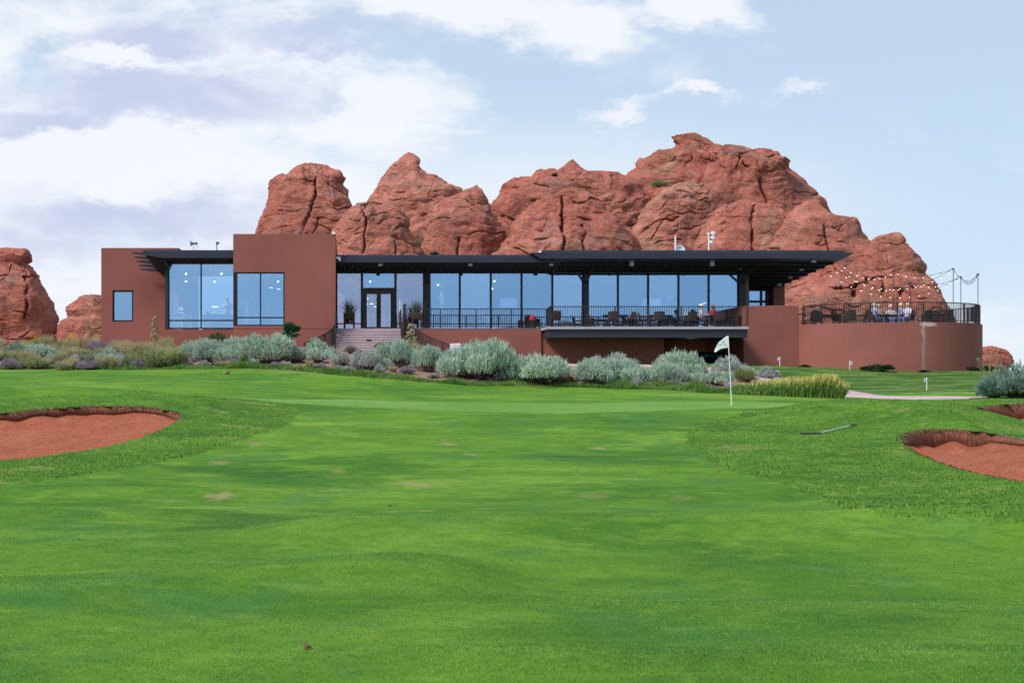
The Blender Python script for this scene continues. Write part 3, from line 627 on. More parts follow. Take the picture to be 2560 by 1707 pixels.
rock('stepped sandstone slope descending to the right behind the terrace',
  [(2025,497),(2010,505),(1990,520),(1965,545),(1930,590),(1900,650),(1880,760)],
  [(2025,497),(2040,503),(2060,526),(2084,541),(2108,547),(2130,553),(2143,572),(2166,600),(2200,625),(2235,680),(2290,780)],107,seed=11,amp=.75,k=.55,
  cracks=[([(2060,560),(2072,620),(2080,680)],6,.9)])
rock('sandstone knob with a dark overhanging cap at the right end of the ridge',
  [(2238,580),(2225,582),(2205,586),(2186,594),(2180,605),(2165,625),(2130,660),(2090,720),(2060,780)],
  [(2238,580),(2252,582),(2260,592),(2264,604),(2280,622),(2300,640),(2313,655),(2316,672),(2311,684),(2330,700),(2345,712),(2348,735),(2357,755),(2375,785),(2400,830)],101,seed=12,amp=.75,k=.6)
rock('pitted orange sandstone foot behind the string lights',
  [(2080,660),(2050,668),(2010,690),(1975,712),(1940,730),(1900,780),(1890,830)],
  [(2080,660),(2110,664),(2150,668),(2200,678),(2240,690),(2280,706),(2320,724),(2345,745),(2360,790),(2370,830)],95.5,seed=13,k=.42,amp=.9,nth=420,
  pits=[(2126,719,4.5,.9),(2140,713,5,1.0),(2101,722,4,.8),(2134,735,7,.8),(2090,723,3,.6),(2212,722,6,.6),(2260,730,7,.6),(2290,715,5,.5),(2170,700,7,.5)],cracks=[([(2208,690),(2212,740)],7,.8)])
rock('big balanced sandstone outcrop with a flat cap at the left edge of the view',
  [(20,619),(-10,620),(-50,630),(-90,680),(-120,760),(-140,880)],
  [(20,619),(39,621),(64,623),(77,634),(76,648),(64,658),(72,664),(77,672),(94,687),(107,720),(126,755),(136,787),(141,823),(146,880)],95,base=2.6,seed=14,k=.8,
  cracks=[([(62,690),(66,740),(60,800)],6,.9)])
rock('low jagged sandstone outcrop beside the stucco wing',
  [(240,737),(226,736),(212,738),(200,742),(187,758),(172,770),(166,778),(172,794),(150,801),(146,812),(142,840),(135,880)],
  [(240,737),(252,739),(280,744),(310,765),(340,800),(360,840),(370,880)],104,base=2.6,seed=15,k=.8)
rock('small dark red sandstone outcrop beyond the curved terrace wall',
  [(2478,865),(2466,866),(2450,870),(2430,880),(2415,900),(2400,940)],
  [(2478,865),(2490,867),(2508,875),(2515,884),(2524,897),(2521,908),(2512,922),(2508,940)],95,base=1.6,seed=16,k=.7,nth=160,nz=90)
# ------------------------------------------------------------------ clubhouse
FL=4.70   # main floor level
club=thing('clubhouse','long low red stucco golf clubhouse with dark flat roofs and blue glass walls','clubhouse')
def part(name,mb,m,parent=None,smooth=False,bevel=0): return mb.build(name,m,parent or club,smooth,bevel)
def wall_open(mb,x0,x1,y0,y1,z0,z1,op):
    """wall in the xz plane with one rectangular opening (ox0,ox1,oz0,oz1)"""
    a,b,c,d=op
    if a>x0+.01: mb.box(x0,a,y0,y1,z0,z1)
    if b<x1-.01: mb.box(b,x1,y0,y1,z0,z1)
    mb.box(a,b,y0,y1,z0,c); mb.box(a,b,y0,y1,d,z1); return mb
def window(x0,x1,y,z0,z1,vs=(),hs=(),fw=.06,dp=.12,mt='glass',parent=None,left=None):
    f=MB(); 
    f.box(x0,x0+(left or fw),y,y+dp,z0,z1); f.box(x1-fw,x1,y,y+dp,z0,z1)
    xa,xb=x0+(left or fw),x1-fw
    f.box(xa,xb,y,y+dp,z0,z0+fw); f.box(xa,xb,y,y+dp,z1-fw,z1)
    for v in vs: f.box(v-fw/2,v+fw/2,y+.004,y+dp-.004,z0+fw,z1-fw)
    for h in hs: f.box(xa,xb,y+.008,y+dp-.008,h-fw/2,h+fw/2)
    o=part('window',f,M['frame'],parent)
    xs=[xa]+[q for v in vs for q in (v,)]+[xb]; zs=[z0+fw]+list(hs)+[z1-fw]
    for i in range(len(xs)-1):
        for j in range(len(zs)-1):
            MB().box(xs[i],xs[i+1],y+.05,y+.062,zs[j],zs[j+1]).build('pane',M[mt],o)
    return o
# --- plain wing at the far end
xl,xr=X(253,81),X(447,81)
w=MB(); wall_open(w,xl,xr,81,81.35,2.2,Z(620,81),(X(281,81),X(333,81),Z(804,81),Z(725.5,81)))
w.box(xl,xl+.3,81.35,91.5,2.2,Z(620,81)); w.box(xl+.3,xr,91.2,91.5,2.2,Z(620,81)); w.box(xr-.3,xr,81.35,91.2,8.0,Z(620,81)); w.box(xl+.3,xr-.3,81.35,91.2,8.8,8.95)
part('wing_wall',w,M['stucco'])
window(X(281,81),X(333,81),81.1,Z(804,81),Z(725.5,81),fw=.09)
part('wing_floor',MB().box(xl+.3,-10.2,81.4,91.2,FL-.15,FL),M['infloor']); part('wing_back_wall',MB().box(xl+.3,-10.5,84.6,84.8,FL,8.6),M['inwall'])
# --- glazed corner bay
bx0=X(413,77.6); bx1=-6.2
part('bay_base',MB().box(X(409,77.5),bx1,77.45,81,2.2,FL-.02),M['stucco'])
gz0,gz1=Z(822.5,77.6),Z(655,77.6)
window(X(420,77.6),bx1,77.6,gz0,gz1,vs=[X(502.6,77.6)],hs=[Z(801,77.6)],fw=.075)
part('corner_post',MB().box(bx0,X(420.5,77.6)-.004,77.5,77.85,FL-.02,8.75),M['dark'])
sidef=MB().box(bx0,bx0+.09,77.85,80.95,FL,FL+.08); sidef.box(bx0,bx0+.09,79.3,79.38,FL+.08,8.2); so=part('side_window',sidef,M['frame'])
MB().box(bx0+.03,bx0+.045,77.85,80.95,FL+.08,8.2).build('pane',M['glass'],so)
# --- bay roof with outriggers
def shed(z_top,z_mid,z_bot,y0,y1,x0,x1,xm0,xm1,slope,endslope=None):
    """roof fascia: a thin upper edge set back from a deeper lower board, soffit sloping down to the rear"""
    d=y1-y0
    a=MB().prismx([(y0+.06,z_mid+.002),(y0+.06,z_top),(y1,z_top-slope*d+.1),(y1,z_mid-slope*d+.1)],xm0,xm1)
    b=MB().prismx([(y0,z_bot),(y0,z_mid),(y1,z_mid-slope*d+.06),(y1,z_bot-slope*d)],x0,x1); return a,b
zt,zm,zb=Z(625,76),Z(630.3,76),Z(644.5,76)
a,b=shed(zt,zm,zb,76,81,X(415,76),-6.32,X(357,76),-6.32,.12)
r=part('bay_roof',b,M['dark']); a.build('roof_edge',M['roof'],r)
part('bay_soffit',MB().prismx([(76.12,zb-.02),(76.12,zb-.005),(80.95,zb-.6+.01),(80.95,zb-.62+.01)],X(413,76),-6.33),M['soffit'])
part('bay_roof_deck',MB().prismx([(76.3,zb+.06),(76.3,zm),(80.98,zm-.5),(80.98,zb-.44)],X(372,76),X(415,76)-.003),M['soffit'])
for k in range(5):
    y=76+1.075*k; z1=zm-.12*(y-76)-.004; z0=z1-(zm-zb)-.02; tip=X(330.6,76)-.05*k; hx=X(415,76)-.003
    part('outrigger',MB().hexa([(tip,y,z1-.07),(hx,y,z0),(hx,y+.16,z0),(tip,y+.16,z1-.07),(tip,y,z1),(hx,y,z1),(hx,y+.16,z1),(tip,y+.16,z1)]),M['dark'])
# --- tall block
tx0,tx1=X(583,75.5),X(838.8,75.5); tz=Z(585,75.5); oz0,oz1=Z(814.5,75.5),Z(680.5,75.5); ox1=X(711.5,75.5)
tw=MB(); wall_open(tw,tx0,tx1,75.5,75.85,FL-.05,tz,(tx0+.02,ox1,oz0,oz1))
tw.box(tx0,tx0+.35,75.85,88,FL-.05,tz); tw.box(tx1-.35,tx1,75.85,88,FL-.05,tz); tw.box(tx0+.35,tx1-.35,87.65,88,FL-.05,tz); tw.box(tx0+.35,tx1-.35,75.85,87.65,8.9,9.1)
part('tower_wall',tw,M['stucco'])
part('tower_base',MB().box(tx0+.01,tx1+.015,75.46,80,2.0,FL-.07),M['stucco'])
window(tx0+.02,ox1,75.56,oz0,oz1,vs=[X(651,75.5)],hs=[Z(793.7,75.5)],fw=.07,left=.20)
part('tower_floor',MB().box(tx0+.36,tx1-.36,75.9,87.6,FL-.2,FL),M['infloor']); part('tower_ceiling',MB().box(tx0+.36,tx1-.36,75.9,84.5,8.0,8.1),M['offwhite'])
part('tower_back_wall',MB().box(tx0+.36,tx1-.36,84.5,84.7,FL,8.1),M['inwall'])
MB().box(tx1-.16,tx1-.02,75.44,75.49,tz-.02,tz+.12).build('parapet_box',M['white'],club)
# --- entry and dining glass wall
gy=79.5; gt=Z(676,gy); gx0=tx1+.002
xm=[X(905,gy),X(988,gy),X(1059.5,gy)]
def P(px): return X(px,gy)
for (a,b,hs,mt) in [(gx0,P(904.5),[Z(809,gy)],'glass_door')]:
    window(a,b,gy,FL,gt,hs=hs,mt=mt)
window(P(989),P(1060),gy,FL,gt,hs=[Z(809,gy)],mt='glass_door')
# door set: transom light above a pair of doors
dz=Z(723,gy)
window(P(904.7),P(988.8),gy,dz+.01,gt,mt='glass',fw=.07)
df=MB(); df.box(P(904.7),P(911.5),gy-.03,gy+.13,FL,dz); df.box(P(982),P(988.8),gy-.03,gy+.13,FL,dz); df.box(P(911.5),P(982),gy-.03,gy+.13,dz-.14,dz)
dfo=part('door_frame',df,M['frame'])
for (a,b,s) in ((P(911.5)+.005,P(946.6),1),(P(947),P(982)-.005,-1)):
    d=MB(); d.box(a,a+.12,gy,gy+.06,FL+.02,dz-.15); d.box(b-.12,b,gy,gy+.06,FL+.02,dz-.15); d.box(a+.12,b-.12,gy,gy+.06,FL+.02,FL+.2); d.box(a+.12,b-.12,gy,gy+.06,dz-.27,dz-.15)
    do=part('door',d,M['frame']); MB().box(a+.12,b-.12,gy+.02,gy+.035,FL+.2,dz-.27).build('pane',M['glass_door'],do)
    hx=b-.06 if s>0 else a+.06; MB().tube([(hx,gy-.02,FL+.9),(hx,gy-.07,FL+.92),(hx,gy-.07,FL+1.3),(hx,gy-.02,FL+1.32)],.016).build('handle',M['iron'],do)
edges=[1074,1149.6,1227,1304,1381,1457.5]; 
for a,b in zip(edges[:-1],edges[1:]): window(P(a)+.003,P(b)-.003,gy,FL,gt,hs=[Z(809.5,gy)],fw=.055)
edges=[1470,1545,1620.6,1696.5,1772,1846]
for a,b in zip(edges[:-1],edges[1:]): window(P(a)+.003,P(b)-.003,gy,FL,gt,hs=[Z(809.5,gy)],fw=.055)
for a,b in ((1060,1074),(1457.5,1470),(1846,1862)):
    part('column',MB().box(P(a)+.006,P(b)-.006,gy-.25,gy+.16,FL,8.1),M['dark'])
    xc=(P(a)+P(b))/2; part('brace',MB().bar((xc,gy-.27,7.35),(xc,76.3,8.28),.09,.11),M['dark'])
xc=bx0+.15; part('brace',MB().bar((xc,77.48,8.0),(xc,76.2,8.42),.12,.14),M['dark'])
# low guard rail inside the dining glass
g=MB(); g.box(P(1000),P(1846),gy+.55,gy+.60,Z(798,80.05)-.03,Z(798,80.05)+.03)
for k in range(12): 
    q=P(1000)+(P(1846)-P(1000))*(k+.5)/12; g.box(q-.02,q+.02,gy+.555,gy+.595,FL,Z(798,80.05)-.03)
part('inner_guard_rail',g,M['frame'])
# --- entrance and dining roofs
xa=tx1+.004; xb=X(1400,75.9)
a,b=shed(Z(637,75.9),Z(643,75.9),Z(656,75.9),75.9,79.45,xa,xb,xa,xb,.08)
r=part('entrance_roof',b,M['dark']); a.build('roof_edge',M['roof'],r)
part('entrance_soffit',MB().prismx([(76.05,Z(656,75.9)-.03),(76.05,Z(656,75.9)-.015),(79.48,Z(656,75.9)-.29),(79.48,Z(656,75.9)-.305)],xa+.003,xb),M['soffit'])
zt,zm,zb=Z(625.5,75.5),Z(631.8,75.5),Z(646.3,75.5); ra,rb=X(1327,75.5),X(2136,75.5)
r=MB(); rb2=25.42
# main roof slab: sloping underside, side edge tapering inwards to the rear
def rp(x,y,z): return (x,y,z)
y1=84.6; dzr=.12*(y1-75.5)
r.hexa([(X(1352,75.5),75.5,zb),(rb-.55,75.5,zb),(rb2-.5,y1,zb-dzr),(X(1352,75.5),y1,zb-dzr),(ra,75.5,zm),(rb,75.5,zm),(rb2,y1,zm-dzr+.1),(ra,y1,zm-dzr+.1)])
ro=part('dining_roof',r,M['dark'])
e=MB(); e.hexa([(X(1350,75.5),75.56,zm+.003),(X(2112,75.5),75.56,zm+.003),(rb2-.4,y1,zm-dzr+.103),(X(1350,75.5),y1,zm-dzr+.103),(X(1352,75.5),75.56,zt),(X(2111,75.5),75.56,zt),(rb2-.4,y1,zt-dzr+.1),(X(1352,75.5),y1,zt-dzr+.1)]); e.build('roof_edge',M['roof'],ro)
for k in range(8):
    y=76.5+1.02*k; z=zb-.12*(y-75.5); x1=rb-.62-(rb-rb2)*(y-75.5)/9.1; x0=X(1405,75.9) if y<79.3 else P(1864)
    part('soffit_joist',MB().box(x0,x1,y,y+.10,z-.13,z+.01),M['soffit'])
# flashing at the roof step
part('step_flashing',MB().hexa([(X(1346,75.4),75.44,zm+.0),(X(1353,75.4),75.44,zm+.0),(X(1353,75.4),75.5,zm),(X(1346,75.4),75.5,zm),(X(1350.5,75.4),75.44,zt),(X(1354,75.4),75.44,zt),(X(1354,75.4),75.5,zt),(X(1350.5,75.4),75.5,zt)]),M['white'])
# soffit lights
for px,py,Y in [(951,660.5,76.25),(1175.5,660.5,76.25),(1378,660,76.3),(1579,660.5,76.3),(1780,660.5,76.3),(2034,652,75.9),(2004,672,77.9),(1975,692,79.9),(1948,711,81.9)]:
    c=W(px,py,Y); mb=MB().box(c.x-.11,c.x+.11,c.y-.11,c.y+.11,c.z-.10,c.z+.15); part('soffit_light',mb,M['canlight'],bevel=.01)
c=W(1852,670,77.6); part('small_speaker',MB().box(c.x-.05,c.x+.05,c.y,c.y+.1,c.z-.09,c.z+.06),M['canlight'])
# interior shell
part('main_floor',MB().box(P(840),P(1860),gy+.14,92,FL-.2,FL-.004),M['infloor'])
part('main_ceiling',MB().box(P(840),P(1860),gy+.2,92,7.80,7.95),M['offwhite'])
bw=MB(); wall_open(bw,P(840),P(1010),91.6,91.9,FL,7.8,(P(842),P(996),FL,7.0)); part('entry_back_wall',bw,M['offwhite'])
bf=MB(); 
for q in (868,905,926,948,968): bf.box(X(q,91)-.1,X(q,91)+.1,91.62,91.7,FL,7.0)
bf.box(P(842),P(996),91.63,91.69,6.6,6.72); part('rear_window_frame',bf,M['frame'])
part('entry_side_wall',MB().box(P(1012),P(1012)+.2,82.5,91.6,FL,7.8),M['inwall'])
part('dining_back_wall',MB().box(P(1012)+.2,P(1860),90.2,90.5,FL,7.8),M['inwall'])
part('dining_side_wall',MB().box(P(1863),P(1863)+.25,gy+.2,90.5,FL,8.2),M['inwall'])
for x0,x1 in ((1100,1110),(1420,1432),(1700,1712)): part('inner_pier',MB().box(X(x0,86),X(x1,86),86,86.3,FL,7.8),M['offwhite'])
part('roof_rear',MB().box(P(845),P(1860),gy+.0,92.2,8.12,8.4),M['dark'])
# recess under the right of the roof
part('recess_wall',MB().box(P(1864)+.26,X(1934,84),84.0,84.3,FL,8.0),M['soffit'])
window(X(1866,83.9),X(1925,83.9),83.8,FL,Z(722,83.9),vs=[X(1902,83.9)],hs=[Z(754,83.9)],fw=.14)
part('stucco_pier',MB().box(X(1934,83),X(1962,83),83,84.2,3,Z(700,83)),M['stucco'])
# --- deck
dx0,dx1=X(1367,74),X(1872,74)
part('deck_slab',MB().box(dx0,dx1,74,gy+.02,Z(822.8,74),FL-.004),M['slab'])
part('deck_beam',MB().box(dx0+.12,dx1-.03,74.12,76.2,Z(843.5,74.1),Z(822.8,74)-.002),M['dark'])
sx0=2.68
part('base_wall',MB().box(sx0+.1,dx0-.004,76.2,79.4,2.0,FL-.03),M['stucco'])
part('base_wall_under_deck',MB().box(dx0,X(1660,76.3),76.3,79,1.9,Z(843.5,74.1)+.3),M['stucco'])
part('landing',MB().box(tx1+.02,sx0+.1-.004,76.25,gy-.01,FL-.2,FL-.01),M['step']); part('landing_edge',MB().box(sx0+.1,dx0-.004,76.18,gy-.01,FL-.03+.002,FL-.006),M['slab'])
# garage recess
gx0,gx1=X(1660,76.3),X(1858,76.3)
gw=MB(); wall_open(gw,gx0-.02,gx1+.3,80.4,80.7,2.0,4.2,(X(1719,80.4),X(1852,80.4),2.1,Z(880,80.4))); part('garage_wall',gw,M['stucco'])
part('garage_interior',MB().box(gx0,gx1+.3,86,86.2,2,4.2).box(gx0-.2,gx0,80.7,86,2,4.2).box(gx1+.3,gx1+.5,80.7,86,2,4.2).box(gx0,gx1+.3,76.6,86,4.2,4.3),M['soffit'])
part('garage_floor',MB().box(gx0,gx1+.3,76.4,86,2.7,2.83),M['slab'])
part('garage_jamb',MB().box(gx0-.3,gx0,79.01,80.39,2,4.3),M['stucco'])
c=W(1728,905.5,79.5); part('wall_lamp',MB().box(c.x-.09,c.x+.09,c.y,c.y+.08,c.z-.035,c.z+.035),M['lamp'])
# end block beside the terrace
part('end_block',MB().box(X(1859,76.5),24.03,76.5,80.5,1.8,Z(764,76.5)),M['stucco'],bevel=.04)
# security camera on the roof edge
c=W(846,646,75.75); part('security_camera',MB().box(c.x-.11,c.x+.11,c.y,c.y+.13,c.z-.02,c.z+.08).tube([(c.x+.02,c.y,c.z),(c.x+.08,c.y-.06,c.z-.13)],.05,8),M['white'])
# --- interior lamps
LW={465:420,553.5:480,536:260,695.5:560,925:380,963:380,1095:60}
for px,py,Y in [(465,684.5,79.5),(553.5,684.5,79.5),(465,703.8,84.2),(536,704,84.2),(695.5,704,80.5),(925,704,84),(963,721,88),(1111,693,81.7),(1095,712,85.5),(1236,703,83.5),(1231,722,87.8),(1378,703,83.5),(1364,721.5,87.6),(1514.6,703,83.5),(1496.5,721.5,87.6),(1662,703,83.5),(1796,693,81.7)]:
    c=W(px,py,Y); b=.62 if py<715 else .52
    o=part('ceiling_lamp',MB().ball(c,.10*b,10),M['lamp'],smooth=True); MB().lathe([(.11*b,.04),(.11*b,.16)],c,12).tube([(c.x,c.y,c.z+.15),(c.x,c.y,max(c.z+.2,7.82))],.012,5).build('housing',M['offwhite'],o)
    l=bpy.data.lights.new('lamp_light','SPOT'); l.spot_size=math.radians(135); l.spot_blend=.6; l.energy=LW.get(px,75); l.color=(1,.9,.76); l.shadow_soft_size=.12; lo=bpy.data.objects.new('lamp_light',l); COL.objects.link(lo); lo.location=(c.x,c.y,c.z-.12); lo.parent=o
for px,py,Y in [(678,719,79),(697,722.5,79.3),(1761,757.5,83),(917,747,85),(917,760.5,84),(929,759.5,84.5),(940,767,85)]:
    c=W(px,py,Y); o=part('pendant_lamp',MB().lathe([(.03,.12),(.05,.10),(.14,.02),(.14,0)],c,14).tube([(c.x,c.y,c.z+.14),(c.x,c.y,7.9)],.012,5),M['offwhite'])
    MB().lathe([(.10,-.014),(.10,-.004)],c,14).build('glow',M['lamp'],o)

# ------------------------------------------------------------------ stairs
st=thing('entrance_stairs','broad pale concrete stairs rising to the glass entry doors','stairs',(.93,74,3))
s=MB()
for k in range(10): s.box(-.82-.93,sx0-.93,76.22-.36*(k+1)-74,76.22-.36*k-74-(.003 if k else 0),1.5-3,FL-.02-.15*(k+1)-3)
for k in range(10): s.box(-.82-.93,sx0-.93,76.22-.36*(k+1)-74-.02,76.22-.36*(k+1)-74+.04,FL-.02-.15*(k+1)-3-.045,FL-.02-.15*(k+1)-3+.004)
s.build('steps',M['step'],st)
for k,px in ((4,922),(8,927)):
    y=76.22-.36*k-74; z=FL-.02-.15*(k+1)-3; xx=X(px,76.2-.36*k)-.93
    MB().box(xx-.13,xx+.13,y-.03-.002,y-.004,z+.03,z+.12).build('step_light',M['iron'],st)

# ------------------------------------------------------------------ railings
def along(path,d):
    for a,b in zip(path[:-1],path[1:]):
        L=(b-a).length
        if d<=L+1e-9: return a+(b-a)*(d/L)
        d-=L
    return path[-1].copy()
def railing(name,label,path,posts,h=1.04,gap=.115,group=None,infill=None,bar=.022):
    """posts: fractions of the run. Posts and one baluster panel per bay are parts."""
    path=[Vector(p) for p in path]; L=sum((b-a).length for a,b in zip(path[:-1],path[1:])); o=path[0].copy(); t=thing(name,label,'railing',o,group=group)
    P=[p-o for p in path]; up=Vector((0,0,1))
    top=MB();bot=MB()
    for a,b in zip(P[:-1],P[1:]): top.bar(a+up*h,b+up*h,.05,.045); bot.bar(a+up*.10,b+up*.10,.035,.035)
    top.build('top_rail',M['rail'],t); bot.build('bottom_rail',M['rail'],t)
    ds=[f*L for f in posts]
    for d in ds:
        p=along(P,d); MB().box(p.x-.032,p.x+.032,p.y-.032,p.y+.032,p.z,p.z+h-.024).build('post',M['rail'],t)
    for a,b in zip(ds[:-1],ds[1:]):
        n=max(1,int((b-a)/gap)); mb=MB()
        for k in range(1,n):
            p=along(P,a+(b-a)*k/n); mb.box(p.x-bar/2,p.x+bar/2,p.y-bar/2,p.y+bar/2,p.z+.10+.018,p.z+h-.023)
        if infill:
            pts=[along(P,a+(b-a)*k/6) for k in range(7)]
            for p,q in zip(pts[:-1],pts[1:]): mb.bar(p+up*.45,q+up*.45,.01,.6)
        mb.build('baluster_panel',M['rail'],t)
    return t
mr0,mr1=X(1012,76.25),X(1366,76.25)
railing('deck_railing','dark metal railing on the stucco wall between the stairs and the deck',[(mr0,76.25,FL),(mr1,76.25,FL)],[0]+[(q-1012)/354 for q in (1101,1190,1278)]+[1],1.03,.118)
fr0,fr1=X(1376,74.1),X(1869,74.1)
railing('deck_railing','long dark metal railing along the front edge of the raised deck',[(mr1+.03,76.2,FL),(fr0,74.1,FL),(fr1,74.1,FL)],[0,.163]+[.163+.837*k/6 for k in range(1,7)],1.04,.118)
# straight handrails down the stairs
for x,lab in ((-.86,'narrow dark handrail against the stucco tower side of the stairs'),(2.60,'narrow dark handrail on the planter side of the stairs')):
    railing('stair_railing',lab,[(x,76.2,FL),(x,72.9,FL-.15*9.2)],[0,.33,.66,1],1.0,.12)
x=X(1012,75.9); part_post=thing('newel_panel','tall dark newel post panel at the head of the curved stair railing','post',(x,75.9,FL-.4))
MB().hexa([(-.10,-.05,0),(.10,-.05,0),(.10,.05,0),(-.10,.05,0),(-.10,-.05,1.62),(.06,-.05,1.72),(.06,.05,1.72),(-.10,.05,1.62)]).build('panel',M['rail'],part_post)
MB().box(-.13,.13,-.08,.08,-.9,-.002).build('base',M['stucco'],part_post)
def curve(pts): 
    P=[Vector(p) for p in pts]; out=[]
    for i in range(len(P)-1):
        a,b,c,d=P[max(i-1,0)],P[i],P[i+1],P[min(i+2,len(P)-1)]
        for q in range(8):
            s=q/8; out.append(.5*((2*b)+(c-a)*s+(2*a-5*b+4*c-d)*s*s+(3*b-3*c+d-a)*s**3))
    return out+[P[-1]]
def down(p,h=1.02): q=W(*p); return (q.x,q.y,q.z-h)
railing('curved_railing','dark curved railing sweeping down past the front of the tall stucco block',curve([down(p) for p in [(839,803,75.3),(833,819,74.6),(815,833,73.7),(790,846,72.8),(760,858,72)]]),[0,.25,.5,.75,1],1.02,.10,bar=.03)
railing('curved_railing','dark curved railing sweeping down in front of the base wall towards the white sign',curve([down(p) for p in [(1014,790,75.7),(1026,812,74.9),(1045,828,74.2),(1075,843,73.4),(1110,857,72.6),(1140,868,72)]]),[0,.2,.4,.6,.8,1],1.02,.10,bar=.03)

# ------------------------------------------------------------------ terrace
TCX,TCY,TR=28.95,78.0,5.15
ter=thing('terrace','round terrace on a tall curved red stucco retaining wall','terrace',(TCX,TCY,2))
def ring(r0,r1,z0,z1,a0,a1,n):
    mb=MB();vs=[]
    for k in range(n+1):
        a=a0+(a1-a0)*k/n; c,s=math.cos(a),math.sin(a)
        vs+=[(r0*c,r0*s,z0),(r1*c,r1*s,z0),(r1*c,r1*s,z1),(r0*c,r0*s,z1)]
    fs=[]
    for k in range(n):
        o=k*4
        for j in range(4): fs.append((o+j,o+(j+1)%4,o+4+(j+1)%4,o+4+j))
    fs+=[(0,1,2,3),(n*4+3,n*4+2,n*4+1,n*4)]
    return mb.add(vs,fs)
A0,A1=math.radians(180+9),math.radians(360+35)
wl=ring(TR-.3,TR,-1.4,Z(805,72.85)-2,A0,A1,72).build('curved_wall',M['stucco_stain'],ter); wl.data.shade_smooth()
for m_ in [wl.modifiers.new('edge','EDGE_SPLIT')]: m_.split_angle=math.radians(40)
fl=MB().prismz([((TR-.305)*math.cos(2*math.pi*k/64),(TR-.305)*math.sin(2*math.pi*k/64)) for k in range(64)],2.4,2.71); fl.build('terrace_floor',M['slab'],ter)
part('rear_terrace_floor',MB().box(20.6,31,80.6,88,4.2,4.66),M['slab'])
zt=Z(805,72.85); B0=math.radians(180+19); pth=[(TCX+(TR-.14)*math.cos(B0+(A1-B0)*k/90),TCY+(TR-.14)*math.sin(B0+(A1-B0)*k/90),zt) for k in range(91)]
railing('terrace_railing','dark curved railing running around the round terrace',pth,[k/13 for k in range(14)],1.02,.11)
def ang(px,off=.14):   # angle on the front of the terrace for a photo column
    best=min(range(2000),key=lambda k:abs(CX+F*(TCX+(TR-off)*math.cos(math.pi+math.pi*k/2000))/(TCY+(TR-off)*math.sin(math.pi+math.pi*k/2000))-px)); return math.pi+math.pi*best/2000
# string light poles
poles=[]
for px,py,Y,lab in [(2234,676,82.2,'thin string light pole in front of the pitted rock, the first along the terrace'),(2276,705,83,'short thin string light pole in front of the pitted rock'),(2383,671,82,'tallest string light pole standing against the sky'),(2402,691,83.2,'string light pole between the two taller poles against the sky'),(2445,684,78.6,'string light pole at the outer end of the terrace railing')]:
    p=W(px,py,Y); t=thing('light_pole',lab,'light pole',(p.x,p.y,4.7),group='string light poles on the terrace')
    MB().tube([(0,0,0),(0,0,p.z-4.7)],.019,8).build('pole',M['rail'],t); MB().box(-.06,.06,-.03,.03,p.z-4.7-.08,p.z-4.7).build('hook_bracket',M['rail'],t); MB().box(-.1,.1,-.1,.1,0,.03).build('base_plate',M['rail'],t)
    poles.append(p)
def strand(label,a,b,sag,n,lit=True):
    a=Vector(a);b=Vector(b); t=thing('string_lights',label,'string lights',a,group='light strings over the terrace')
    f=lambda s: (b-a)*s-Vector((0,0,sag*4*s*(1-s)))
    MB().tube([f(k/24) for k in range(25)],.010,5).build('cable',M['rail'],t)
    for k in range(n):
        p=f((k+.5)/n); o=MB().ball(p-Vector((0,0,.15)),.022,8).build('bulb',M['bulb'] if lit else M['canlight'],t,True); MB().tube([p,p-Vector((0,0,.11))],.016,6).build('socket',M['iron'],o)
e0=W(2104,657,76.6); e1=W(2082,668,78.5)
strand('light string from the roof corner to the nearest pole before the rock',e0,poles[0],.55,9)
strand('light string from the roof corner dipping towards the short pole',e0+Vector((-.1,.3,-.05)),poles[1],.75,10)
strand('light string from the roof side across the rock to the tall sky pole',e1,poles[2],1.1,14)
strand('light string swinging from the roof side to the pole between the sky poles',e1+Vector((-.1,.8,-.1)),poles[3],1.25,14)
strand('unlit light string between the first pole and the tall sky pole',poles[0],poles[2],.35,7)
strand('light string low between the short pole and the second sky pole',poles[1],poles[3],.3,7)
strand('small pale bulbs strung between the tall sky pole and the outer end pole',poles[2],poles[4],.55,8,False)
strand('small pale bulbs strung between the second sky pole and the outer end pole',poles[3],poles[4],.45,8,False)

# ------------------------------------------------------------------ roof gear
def onroof(px,Y): return X(px,Y)
p=W(1688.5,591,77.5); zr=8.55
t=thing('antenna_rod','thin white antenna rod standing beside the half hidden roof dish','antenna',(p.x,p.y,zr)); MB().tube([(0,0,0),(0,0,p.z-zr)],[.05,.045],8).build('rod',M['white'],t); MB().box(-.12,.12,-.12,.12,-.05,.03).build('foot',M['white'],t)
p=W(1700,626,78.2); t=thing('satellite_dish','white round satellite dish rising just above the roof edge','dish',(p.x,p.y,8.3))
MB().lathe([(.02,.10),(.14,.085),(.23,.045),(.285,0),(.295,.02),(.23,.075),(.14,.115),(.02,.13)],(0,0,p.z-8.3),24,'y').build('reflector',M['white'],t,True); MB().tube([(0,.12,p.z-8.3),(0,.2,0)],.03,8).build('mount',M['canlight'],t); MB().tube([(0,.05,p.z-8.3-.25),(0,-.3,p.z-8.3-.05)],.012,6).build('feed_arm',M['canlight'],t)
p=W(1772,582,77.8); t=thing('antenna_mast','white roof mast carrying a cluster of small round radio dishes','antenna',(p.x,p.y,8.5)); H=p.z-8.5
MB().tube([(0,0,0),(0,0,H)],.04,8).build('mast',M['white'],t)
for k in range(3): a=2.1*k+.5; MB().tube([(.24*math.cos(a),.24*math.sin(a),-.05),(0,0,.42)],.016,6).build('leg',M['white'],t)
